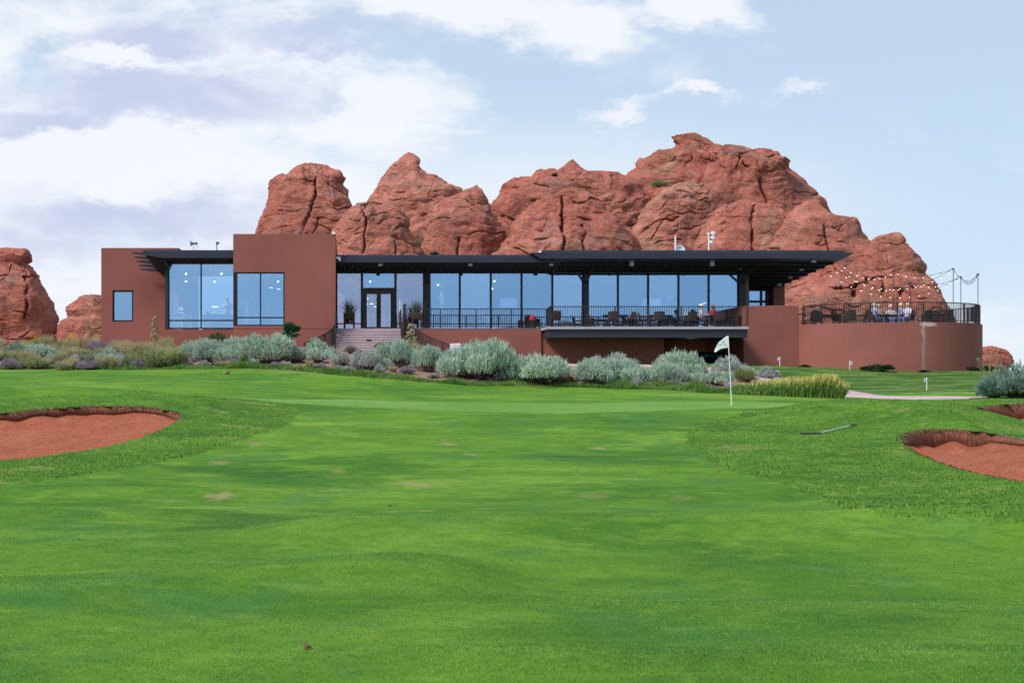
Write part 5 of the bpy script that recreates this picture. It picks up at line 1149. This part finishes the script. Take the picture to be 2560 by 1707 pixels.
# ------------------------------------------------------------------ planting
M['sage']=foliage('silver_sage',(.33,.44,.345),(.47,.60,.48),(.62,.71,.56),trans=.25)
M['sage_grey']=foliage('grey_sage',(.33,.375,.345),(.47,.52,.47),(.60,.63,.54),trans=.25)
M['sage_dark']=foliage('blue_green_sage',(.14,.23,.185),(.25,.36,.29),(.38,.47,.36),trans=.3)
M['olive']=foliage('olive_brush',(.17,.22,.085),(.32,.37,.15),(.48,.48,.25))
M['lavender']=foliage('dry_lavender_twigs',(.26,.20,.26),(.38,.31,.38),(.48,.42,.45),trans=.25)
M['brown']=foliage('brown_brush',(.11,.075,.045),(.21,.15,.085),(.32,.25,.15),trans=.1)
M['twig']=foliage('dead_twigs',(.18,.135,.15),(.30,.235,.25),(.40,.34,.34),trans=0)
M['leaf']=foliage('glossy_green_leaf',(.035,.085,.015),(.075,.15,.025),(.20,.22,.05),.5)
M['dkleaf']=foliage('dark_green_leaf',(.012,.045,.015),(.03,.085,.028),(.06,.13,.05),.5)
M['palm']=foliage('fan_leaf',(.015,.07,.03),(.03,.12,.05),(.06,.17,.07),.5)
M['stalk']=foliage('pale_stalk',(.34,.30,.17),(.46,.42,.26),(.6,.57,.38))
M['yellow']=foliage('yellow_flowers',(.55,.38,.03),(.68,.48,.05),(.75,.6,.1))
def sprigs(R,n,lobes,up,length,width,side=3,spread=.5,inner=.35,flat=1.):
    """fine plumes over a lumpy dome of unit half-width and height: a blade with side leaflets each"""
    k=R.integers(0,len(lobes),n); L=np.array(lobes)[k]           # x,y,z(top),r
    a=R.uniform(0,2*np.pi,n); c=R.uniform(-.15,1,n); s=np.sqrt(np.clip(1-c*c,0,1)); rad=R.uniform(inner,1,n)**.45
    D=np.column_stack([np.cos(a)*s,np.sin(a)*s,c]); P=L[:,:3]*np.array([1,1,0])+D*np.column_stack([L[:,3],L[:,3],L[:,2]*.62])*rad[:,None]; P[:,2]+=L[:,2]*.30
    P[:,2]=np.clip(P[:,2],.02,None)
    U=np.column_stack([D[:,0]*spread,D[:,1]*spread,np.full(n,up)])+R.normal(0,.22,(n,3))+np.array([.10,0,0]); U/=np.linalg.norm(U,axis=1)[:,None]
    H=length*R.uniform(.6,1.3,n); tint=np.clip(R.normal(.45,.2,n)+.5*(R.uniform(size=len(lobes))[k]-.5),0,1)
    V=[];Q=[];T=[];o=0
    def tri(B,Dr,Ln,Wd,tt):
        nonlocal o
        side_=np.cross(Dr,R.normal(size=Dr.shape)); side_/=np.linalg.norm(side_,axis=1)[:,None]
        B0=B-side_*Wd[:,None]/2; B1=B+side_*Wd[:,None]/2; M1=B+Dr*Ln[:,None]*.55+side_*Wd[:,None]*.55; M0=B+Dr*Ln[:,None]*.55-side_*Wd[:,None]*.55; Tp=B+Dr*Ln[:,None]+np.array([0,0,.02])
        m=len(B); V.append(np.stack([B0,B1,M1,M0,Tp],1).reshape(-1,3)); b=o+np.arange(m)*5
        Q.append(np.concatenate([np.stack([b,b+1,b+2],1),np.stack([b,b+2,b+3],1),np.stack([b+3,b+2,b+4],1)])); T.append(np.repeat(tt,5)); o+=5*m
    tri(P,U,H,np.full(n,width),tint)
    for q in range(side):
        f=R.uniform(.15,.75,n); U2=U+R.normal(0,.33,(n,3)); U2/=np.linalg.norm(U2,axis=1)[:,None]
        tri(P+U*(H*f)[:,None],U2,H*R.uniform(.3,.55,n),np.full(n,width*.75),np.clip(tint+R.normal(.05,.1,n),0,1))
    return np.concatenate(V),np.concatenate(Q),np.concatenate(T)
def twigs(R,n,w=.012,reach=.9,h=.55):
    a=R.uniform(0,6.28,n); b=R.uniform(0,6.28,n); r=np.sqrt(R.uniform(size=n))*reach
    P=np.column_stack([.25*np.cos(b)*R.uniform(size=n),.25*np.sin(b)*R.uniform(size=n),np.zeros(n)]); E=np.column_stack([r*np.cos(a),r*np.sin(a),R.uniform(.12,h,n)])
    S=np.column_stack([-np.sin(a),np.cos(a),R.normal(0,.6,n)])*w/2; Mi=(P*.45+E*.55)+np.column_stack([np.zeros((n,2)),R.uniform(-.02,.10,n)])
    V=np.stack([P-S*1.6,P+S*1.6,Mi+S,Mi-S,E],1).reshape(-1,3); q=np.arange(n)*5
    Q=np.concatenate([np.stack([q,q+1,q+2],1),np.stack([q,q+2,q+3],1),np.stack([q+3,q+2,q+4],1)]); return V,Q,np.repeat(R.uniform(0,1,n),5)
def lobes_of(R,k,spread=.55):
    o=[(R.uniform(-.15,.15),R.uniform(-.15,.15),R.uniform(.7,.85),R.uniform(.45,.6))]
    for i in range(k):
        a=2*math.pi*(i+R.uniform(-.3,.3))/k; d=R.uniform(.35,.75)*spread/.55; r=R.uniform(.24,.42); o.append((d*math.cos(a),d*math.sin(a),R.uniform(.40,1.0)*(1-.35*d),r))
    return o
_proto={}
def shrub(kind,var):
    key=(kind,var)
    if key in _proto: return _proto[key]
    R=np.random.default_rng(sum(map(ord,kind))*31+var)
    cfg={'sage':('sagebrush',M['sage'],2600,7,1.15,.17,.022,3,.55),'sage_grey':('sagebrush',M['sage_grey'],2200,6,1.1,.16,.022,3,.6),'sage_dark':('sagebrush',M['sage_dark'],2800,7,1.0,.17,.022,3,.75),
         'olive':('brush_clump',M['olive'],1300,5,1.5,.30,.026,2,.45),'lavender':('dry_brush',M['lavender'],1300,5,.9,.18,.016,3,.9),'brown':('brown_bush',M['brown'],1500,5,1.0,.14,.02,3,.9)}
    if kind in cfg:
        nm,mt,n,lb,up,ln,wd,sd,sp=cfg[kind]; t=thing(nm,None,None,(0,-400,-50))
        lb=lb+int(R.integers(-3,3)); V,Q,T=sprigs(R,int(n*R.uniform(.8,1.1)),lobes_of(R,lb,R.uniform(.55,.75)),up*R.uniform(.75,1.1),ln*R.uniform(.8,1.25),wd,sd,sp*R.uniform(1,1.5),.6); npmesh('foliage',V,Q,mt,t,False,T)
        V,Q,T=twigs(R,800,.013,.95,.62); npmesh('twigs',V,Q,M['twig'],t,False,T)
    elif kind=='straw':
        t=thing('grass_clump',None,None,(0,-400,-50)); n=900; a=R.uniform(0,6.28,n); r=.45*np.sqrt(R.uniform(size=n)); H=R.uniform(.45,1.05,n); l=R.uniform(.1,.75,n)
        blades('blades',np.column_stack([r*np.cos(a),r*np.sin(a),np.zeros(n)]),H,R.uniform(.015,.03,n),np.column_stack([l*np.cos(a),l*np.sin(a)]),np.clip(R.normal(.55,.25,n),0,1),M['straw'],t)
        n=350; a=R.uniform(0,6.28,n); r=.5*np.sqrt(R.uniform(size=n)); blades('green_blades',np.column_stack([r*np.cos(a),r*np.sin(a),np.zeros(n)]),R.uniform(.3,.65,n),R.uniform(.02,.03,n),R.normal(0,.2,(n,2)),R.uniform(0,1,n),M['olive'],t)
    elif kind in('leafy','dark','flower'):
        t=thing({'leafy':'leafy_bush','dark':'dark_shrub','flower':'flowering_bush'}[kind],None,None,(0,-400,-50)); mt={'leafy':M['leaf'],'dark':M['dkleaf'],'flower':M['olive']}[kind]
        V,Q,T=sprigs(R,1500,lobes_of(R,8),.6,.09,.07,2,.9); npmesh('foliage',V,Q,mt,t,False,T)
        V,Q,T=twigs(R,120,.03,.8,.7); npmesh('stems',V,Q,M['twig'],t,False,T)
        if kind=='flower':
            V,Q,T=sprigs(R,110,[(0,0,1.05,.8)],.5,.08,.09,1,.8,.8); npmesh('blossoms',V,Q,M['yellow'],t,False,T)
    _proto[key]=t; return t
USED={}
def plant(kind,px,pyb,wpx,hpx,label,var=None,rz=None,depth=None,group=None,Y=None):
    p=ground(px,pyb) if Y is None else at(px,Y)
    var=var if var is not None else int(px)%4
    t=shrub(kind,var); s=p.y/F; R_=np.random.default_rng(int(px*7)+9000); sx=wpx*s*.54*R_.uniform(.92,1.08); sz=hpx*s*1.03*R_.uniform(.92,1.08)
    rz=rz if rz is not None else (px*1.7)%6.28
    if (kind,var) not in USED: USED[(kind,var)]=1; o=t; o.location=p; o.rotation_euler=(0,0,rz)
    else: o=dup(t,p,rz)
    o.scale=(sx,sx*(depth or 1),sz); o['label']=label
    o['category']={'sagebrush':'sagebrush','brush_clump':'brush','dry_brush':'dry brush','brown_bush':'brown bush','grass_clump':'grass clump','leafy_bush':'bush','dark_shrub':'dark shrub','flowering_bush':'flowering bush'}[t.name.split('.')[0]]
    o['group']=group or 'desert planting in front of the clubhouse'; return o
big=[('sage',103,906,100,56,'rounded silver sagebrush under the balanced rock outcrop, well apart from its neighbours'),
('sage_grey',186,912,46,34,'small pale sagebrush beside the darker green one, below the gap between the outcrops'),
('sage_dark',225,913,48,38,'small dark green sagebrush between two pale ones under the plain wing'),
('sage',273,913,62,52,'silver sagebrush below the small square window of the wing'),
('olive',345,918,58,46,'yellow green brush clump standing left of the tall yucca stalk'),
('olive',415,918,80,50,'wide straw green brush clump at the lawn edge under the glazed bay'),
('sage',530,912,112,76,'large silver sagebrush under the right pane of the glazed bay'),
('sage',606,905,80,50,'lower silver sagebrush wedged between the two large ones left of the stairs'),
('sage',672,908,152,84,'largest silver sagebrush left of the stairs, below the tall block'),
('sage_grey',740,905,60,46,'small twiggy grey sagebrush touching the large one below the tall block'),
('sage',790,906,92,64,'pale silver sagebrush just left of the foot of the stairs'),
('sage_grey',852,917,60,44,'dry pale sagebrush in front of the middle of the stairs'),
('sage_grey',925,924,92,58,'greyish rounded sagebrush right below the stairs'),
('sage',1003,918,92,82,'tall silver sagebrush at the foot of the small yucca stalk'),
('sage',1072,929,92,74,'silver sagebrush with bare purple base in front of the curved railing'),
('sage',1205,946,186,104,'largest of all sagebrush, directly right of the notice board'),
('sage',1335,957,158,88,'broad sagebrush adjoining the largest one, under the deck corner'),
('sage_grey',1262,935,60,70,'upright grey sagebrush squeezed behind the two broad ones right of the notice board'),
('brown',1415,960,52,30,'small dry brown bush in the gap between the two sagebrush banks'),
('sage',1482,961,104,80,'silver sagebrush opening the bank below the long deck'),
('sage',1575,961,128,88,'dense blue green sagebrush in the middle of the bank below the deck'),
('lavender',1612,962,60,46,'purple grey twiggy brush low in the bank below the deck'),
('sage',1672,961,92,66,'silver sagebrush low at the front of the bank, left of the flag'),
('sage',1702,950,132,92,'tallest sagebrush of the deck bank, before the dark garage opening'),
('sage_grey',1662,948,60,62,'pale upright sagebrush behind the dense one, at the left jamb of the garage'),
('sage',1785,962,84,42,'low spreading sagebrush between the deck bank and the flagstick'),
('sage_grey',1826,944,88,60,'round pale sagebrush just behind the flagstick'),
('sage_grey',1920,948,60,40,'round grey sagebrush alone amid the golden grass'),
('olive',1864,955,60,40,'yellow green clump between the flagstick and the lone grey sagebrush')]
for i,(k,px,py,w,h,l) in enumerate(big): plant(k,px,py,w,h,l,var=i%7)
plant('sage_dark',2552,1000,200,100,'big dark blue green sagebrush cut by the right edge of the view',Y=47.5,depth=.9)
plant('sage_dark',2484,1000,70,48,'lower dark sagebrush at the inner side of the big one on the right edge',Y=49)
for k,px,Y,w,h,l in [('sage_dark',40,66,80,44,'green sagebrush below the cap of the balanced rock'),('lavender',70,63,60,30,'purple grey brush beside the green sagebrush under the balanced rock'),
 ('brown',817,70,46,34,'brown bush at the left foot of the stairs'),('brown',880,69,40,26,'brown bush before the lowest steps'),('brown',958,70,50,36,'reddish brown bush at the right foot of the stairs'),('brown',1110,66,56,34,'brown bush directly left of the notice board'),
 ('leafy',548,76.2,66,62,'glossy green bush in front of the right pane of the glazed bay'),('leafy',502,75.5,40,36,'yellowish leafy bush left of the glossy green one by the bay'),
 ('flower',182,74,40,40,'yellow flowering bush beside the low jagged outcrop'),('flower',88,74,36,36,'yellow flowering bush under the balanced rock'),('flower',150,77,34,26,'thin flowering bush in the gap between the two outcrops'),
 ('sage_grey',700,66,80,62,'grey sagebrush behind the largest one left of the stairs'),('sage',590,66,90,66,'silver sagebrush of the rear row between bay and tall block'),('sage_grey',1150,64,80,60,'pale sagebrush of the rear row below the notice board'),('sage_grey',1530,63,90,66,'pale sagebrush of the rear row below the first deck table')]:
    plant(k,px,None,w,h,l,Y=Y)
for px,Y,w,h,l in [(2198,72.2,84,26,'dark green mounded shrub against the curved terrace wall'),(2012,75.8,28,8,'tiny dark shrub at the joint of the end block and the curved wall'),(2309,72.4,34,9,'tiny dark shrub at the foot of the pale wall streak'),(2428,74.2,54,15,'low dark shrub at the outer end of the curved wall'),(2472,74,46,18,'low dark shrub beyond the curved wall, near the dry reed')]:
    plant('dark',px,None,w,h,l,Y=Y,group='dark shrubs along the terrace wall')
# filler brush on the slope at the left, each one a plant
R=np.random.default_rng(5)
fill=[]
for row,(Y,n) in enumerate([(59.5,15),(62,15),(65,15),(68.5,14),(72,13),(75.5,12)]):
    for i in range(n):
        px=-70+(i+R.uniform(.1,.9))*(500+35*row if row<3 else 620)/n
        kind=['straw','lavender','straw','sage_grey','olive','lavender','straw'][int(R.integers(0,7))] if row<3 else ['straw','straw','lavender','straw','olive'][int(R.integers(0,5))]
        fill.append((kind,px,Y+R.uniform(-.9,.9),R.uniform(38,66),R.uniform(24,38)*(1.15 if kind=='straw' else .9)))
FL_={'straw':'straw coloured grass clump in the brushy strip before the plain wing','lavender':'purple grey dry brush in the brushy strip before the plain wing','sage_grey':'small grey sagebrush low in the brushy strip before the plain wing','olive':'yellow green brush clump in the brushy strip before the plain wing'}
for k,px,Y,w,h in fill: plant(k,px,None,w,h,FL_[k],var=int(px)%3+4,Y=Y,group='mixed dry brush left of the clubhouse')
for i in range(34):   # young plants in the gaps of the front row
    px=455+i*44+R.uniform(-16,16)
    if 1395<px<1440 or px>1860: continue
    k=['lavender','sage_grey','straw','lavender','sage_grey'][i%5]; e=float(np.interp(px,[q[0] for q in EDGE],EX[:,1]))
    plant(k,px,None,R.uniform(26,48),R.uniform(16,30),{'lavender':'low purple grey dry brush in a gap of the sagebrush row','sage_grey':'small young sagebrush in a gap of the sagebrush row','straw':'low straw coloured tuft in a gap of the sagebrush row'}[k],var=i%3+4,Y=e+R.uniform(.8,3.2),group='small plants along the sagebrush row')
for i in range(26):   # thin rear scrub between stairs and bay, and at the foot of the wall
    px=560+R.uniform(0,300) if i<14 else 950+R.uniform(0,330); Y=R.uniform(63,71)
    plant('straw' if i%3 else 'brown',px,None,R.uniform(35,55),R.uniform(22,34),'straw coloured grass tuft behind the sagebrush near the stairs' if i%3 else 'little brown bush behind the sagebrush near the stairs',var=int(px)%3+4,Y=Y,group='low scrub behind the sagebrush')
# yucca stalks
def yucca(label,px,Y,pt,pb):
    p=at(px,Y); s=Y/F; t=thing('yucca',label,'yucca',p,0,'yucca flower stalks'); h=Z(pt,Y)-p.z; 
    MB().tube([(0,0,0),(-.03,0,h*.5),(.0,0,h)],[.03,.022,.008],6).build('stalk',M['stalk'],t)
    V=MB(); q0=h*.42
    rr=random.Random(px)
    for k in range(46):
        z=q0+(h-q0)*rr.random()**.9; a=rr.random()*6.28; r=.05+.22*(1-(z-q0)/(h-q0))*rr.random()+.03; c=(r*math.cos(a),r*math.sin(a),z+r*.5); V.ball(c,.045,6,(1,1,1.4)); V.tube([(0,0,z-.03),c],.008,4)
    V.build('seed_pods',M['stalk'],t)
    n=50; a=rng.uniform(0,6.28,n); blades('leaf_rosette',np.column_stack([.05*np.cos(a),.05*np.sin(a),np.zeros(n)]),rng.uniform(.3,.7,n),np.full(n,.035),np.column_stack([np.cos(a),np.sin(a)])*rng.uniform(.1,.5,n)[:,None],rng.uniform(0,1,n),M['sage'],t)
yucca('tall pale yucca stalk in front of the plain wing, right of its small window',386,66,793,860); yucca('short yellowish yucca stalk beside the curved railing right of the stairs',1027,67,812,856)
# fan palm by the tall block
p=at(727,73.2); t=thing('fan_palm','dark green fan palm at the base of the tall block, right of its window','palm',p); V=[];Q=[];T=[];o=0; rr=np.random.default_rng(3)
hp=Z(829,73.2)-p.z
for k in range(40):
    a=2*math.pi*k/13+rr.uniform(-.2,.2); el=rr.uniform(-.8,1.35); d=Vector((math.cos(a)*math.cos(el),math.sin(a)*math.cos(el),math.sin(el))); c=Vector((0,0,hp))+d*rr.uniform(.05,.3); s0=d.cross(Vector((0,0,1))).normalized(); u=s0.cross(d); q_=rr.uniform(-1.1,1.1); sd=s0*math.cos(q_)+u*math.sin(q_)
    for j in range(11):
        f=(j-5)/5*1.15; e=c+(d*math.cos(f)+sd*math.sin(f))*rr.uniform(.34,.46)+Vector((0,0,-.05*abs(f))); m=(c+e)/2; w=(-d*math.sin(f)+sd*math.cos(f))*.04
        V+=[c,m-w,m+w,e]; Q+=[(o,o+1,o+3,o+2)]; T+=[rr.uniform()]*4; o+=4
npmesh('fronds',V,Q,M['palm'],t,False,T); MB().tube([(0,0,-.1),(0,0,hp)],[.07,.05],8).build('trunk',M['twig'] if False else plain('palm_trunk',(.12,.09,.06),.9),t)
# pale dead reed on the right
p=at(2475,56); t=thing('dry_reed','pale leafless reed standing in front of the far dark outcrop','dry plant',p); h=Z(872,56)-p.z; mb=MB(); rr=random.Random(4)
for k in range(9):
    x=rr.uniform(-.25,.25); tp=(x*1.9+rr.uniform(-.1,.1),rr.uniform(-.1,.1),h*rr.uniform(.72,1)); mb.tube([(x*.6,0,0),(x*1.1,0,tp[2]*.6),tp],[.018,.012,.004],5)
    for q in range(7): z=tp[2]*rr.uniform(.6,1); xx=x*.6+(tp[0]-x*.6)*z/tp[2]; mb.tube([(xx,0,z),(xx+rr.uniform(-.16,.16),rr.uniform(-.1,.1),z+rr.uniform(.08,.2))],[.006,.003],4)
mb.build('stems',M['stalk'],t)
# small bushes growing on the rocks
for px,py,Y,w,h,k,l in [(1085,629,103,26,12,'dark','small green bush on the rock just above the entrance roof'),(1041,605,103.5,10,16,'olive','thin yellow green bush in the cleft right of the low dome'),(1643,462,114,34,20,'olive','olive bush clinging to the sandstone apron'),(1385,436,119,22,14,'dark','dark bush on the ledgy ridge against the sky')]:
    p=W(px,py,Y); o=plant(k,px,None,w,h,l,var=8,Y=70,group='bushes growing on the rocks'); s=Y/F; o.location=(p.x,p.y-.6,p.z-.3); o.scale=(w*s*.5,w*s*.5,h*s)

for t in list(bpy.data.objects):   # every prototype that found no place
    if t.parent is None and t.location.y<-300:
        for c in list(t.children): bpy.data.objects.remove(c)
        bpy.data.objects.remove(t)

# ------------------------------------------------------------------ sky, sun, camera
SUN_EL,SUN_AZ=math.radians(44),math.radians(238)     # azimuth clockwise from +y
wd=bpy.data.worlds.new('World'); SC.world=wd; wd.use_nodes=True; t=NT(wd.node_tree); bg=wd.node_tree.nodes['Background']
sky=t.node('ShaderNodeTexSky'); sky.sky_type='NISHITA'; sky.sun_disc=False; sky.sun_elevation=SUN_EL; sky.sun_rotation=SUN_AZ; sky.air_density=1.0; sky.dust_density=1.2; sky.ozone_density=1.5; sky.altitude=1000
d=t.node('ShaderNodeTexCoord').outputs['Generated']; sx=t.node('ShaderNodeSeparateXYZ'); t.put(sx.inputs[0],d)
ay=t.math('ADD',t.math('ABSOLUTE',sx.outputs[1]),.03); u=t.math('DIVIDE',sx.outputs[0],ay); v=t.math('DIVIDE',sx.outputs[2],ay)
cm=t.node('ShaderNodeCombineXYZ'); t.put(cm.inputs[0],u); t.put(cm.inputs[1],v); uv=cm.outputs[0]
def U(px,py): return ((px-CX)/F,(HZ-py)/F,0)
def blob(px,py,rx,ry,vec=None,soft=(0.,1.)):
    q=t.vm('MULTIPLY',t.vm('SUBTRACT',vec or uv,U(px,py)),(F/rx,F/ry,1)); return t.rng(t.vm('LENGTH',q),soft[0],soft[1],1,0)
wp=t.node('ShaderNodeTexNoise'); t.put(wp.inputs['Vector'],t.scale(uv,(1,2,1))); wp.inputs['Scale'].default_value=8; wp.inputs['Detail'].default_value=9; wp.inputs['Roughness'].default_value=.68
uvw=t.vm('ADD',uv,t.vm('SCALE',t.vm('SUBTRACT',wp.outputs['Color'],(.5,.5,.5)),scale=.10))
n1=t.noise(t.scale(uv,(1,1.9,1)),7.5,10,.66,.3); n2=t.noise(t.vm('ADD',t.scale(uv,(1,2.1,1)),(3.1,1.7,0)),4.6,10,.66,.4)
m=None
for b in [(250,430,1150,660,.92),(420,210,820,330,.95),(900,330,470,230,.85),(1200,50,640,160,1.0),(1750,40,280,110,.85),(350,560,800,230,.8),(820,520,600,200,.6),(1560,275,150,40,.6),(1720,260,110,32,.55),(1950,225,140,30,.42),(330,150,190,70,.75),(1130,330,150,70,.6),(2350,830,420,70,.35)]:
    q=t.math('MULTIPLY',blob(*b[:4],vec=uvw),b[4]); m=q if m is None else t.math('MAXIMUM',m,q)
gap=t.math('MAXIMUM',blob(150,170,150,110,uvw),t.math('MAXIMUM',t.math('MULTIPLY',blob(170,110,120,60,uvw),.8),t.math('MULTIPLY',blob(1250,420,300,120,uvw),.9)))
m=t.math('SUBTRACT',m,t.math('MULTIPLY',gap,.5))
dens=t.rng(t.math('ADD',m,t.math('MULTIPLY',t.math('SUBTRACT',n1,.5),2.1)),.08,.70)
sh=None
for b in [(420,250,620,130,1.),(850,130,460,90,1.),(400,110,330,90,.9),(150,300,380,110,.9),(380,560,620,150,.95),(880,230,260,70,.7),(120,640,420,120,.7)]:
    q=t.math('MULTIPLY',blob(*b[:4],vec=uvw),b[4]); sh=q if sh is None else t.math('MAXIMUM',sh,q)
lit=None
for b in [(330,150,110,50,1.),(900,40,300,60,1.),(1000,260,230,110,1.),(300,370,420,70,.9),(310,470,130,60,.9),(1400,60,420,120,.8),(1700,50,260,100,.8)]:
    q=t.math('MULTIPLY',blob(*b[:4],vec=uvw),b[4]); lit=q if lit is None else t.math('MAXIMUM',lit,q)
sh=t.math('SUBTRACT',sh,t.math('MULTIPLY',lit,.75))
shade=t.math('MULTIPLY',t.rng(t.math('ADD',sh,t.math('MULTIPLY',t.math('SUBTRACT',n2,.5),1.9)),.05,.95),1.)
CLW=(10.4,10.7,11.3); CLS=(6.5,7.2,9.5)
cl=t.mix(shade,CLW,CLS)
veil=t.rng(v,0.,.27,.88,.72,smooth=False); base=t.mix(veil,sky.outputs[0],(7.3,9.2,11.3))
glow=t.math('MAXIMUM',blob(1250,560,1300,330),t.math('MULTIPLY',t.rng(v,.0,.10,1,0),.8)); base=t.mix(t.math('MULTIPLY',glow,.75),base,(10.3,10.8,11.3))
col=t.mix(t.math('MULTIPLY',dens,.93),base,cl)
t.put(bg.inputs[0],col); bg.inputs[1].default_value=.066
sl=bpy.data.lights.new('sun','SUN'); sl.energy=2.9; sl.angle=math.radians(18); sl.color=(1,.95,.90); so=bpy.data.objects.new('sun',sl); COL.objects.link(so)
dv=Vector((math.sin(SUN_AZ)*math.cos(SUN_EL),math.cos(SUN_AZ)*math.cos(SUN_EL),math.sin(SUN_EL))); so.rotation_euler=dv.to_track_quat('Z','Y').to_euler(); so.location=(0,0,60)
cd=bpy.data.cameras.new('camera'); cam=bpy.data.objects.new('camera',cd); COL.objects.link(cam); SC.camera=cam
cam.location=(0,0,EYE); cam.rotation_euler=(math.pi/2,0,0); cd.sensor_width=36; cd.lens=36*F/2560; cd.shift_x=(1280-CX)/2560; cd.shift_y=(HZ-853.5)/2560; cd.clip_start=.1; cd.clip_end=8000
cd.dof.use_dof=True; cd.dof.focus_distance=60; cd.dof.aperture_fstop=9
SC.view_settings.view_transform='Standard'; SC.view_settings.look='None'; SC.view_settings.exposure=0.43; SC.view_settings.gamma=1
SC.render.film_transparent=False
SC.cycles.use_denoising=False; SC.cycles.max_bounces=6; SC.cycles.transparent_max_bounces=12; SC.cycles.sample_clamp_indirect=2; SC.cycles.sample_clamp_direct=3; SC.cycles.blur_glossy=1; SC.cycles.caustics_reflective=False; SC.cycles.caustics_refractive=False
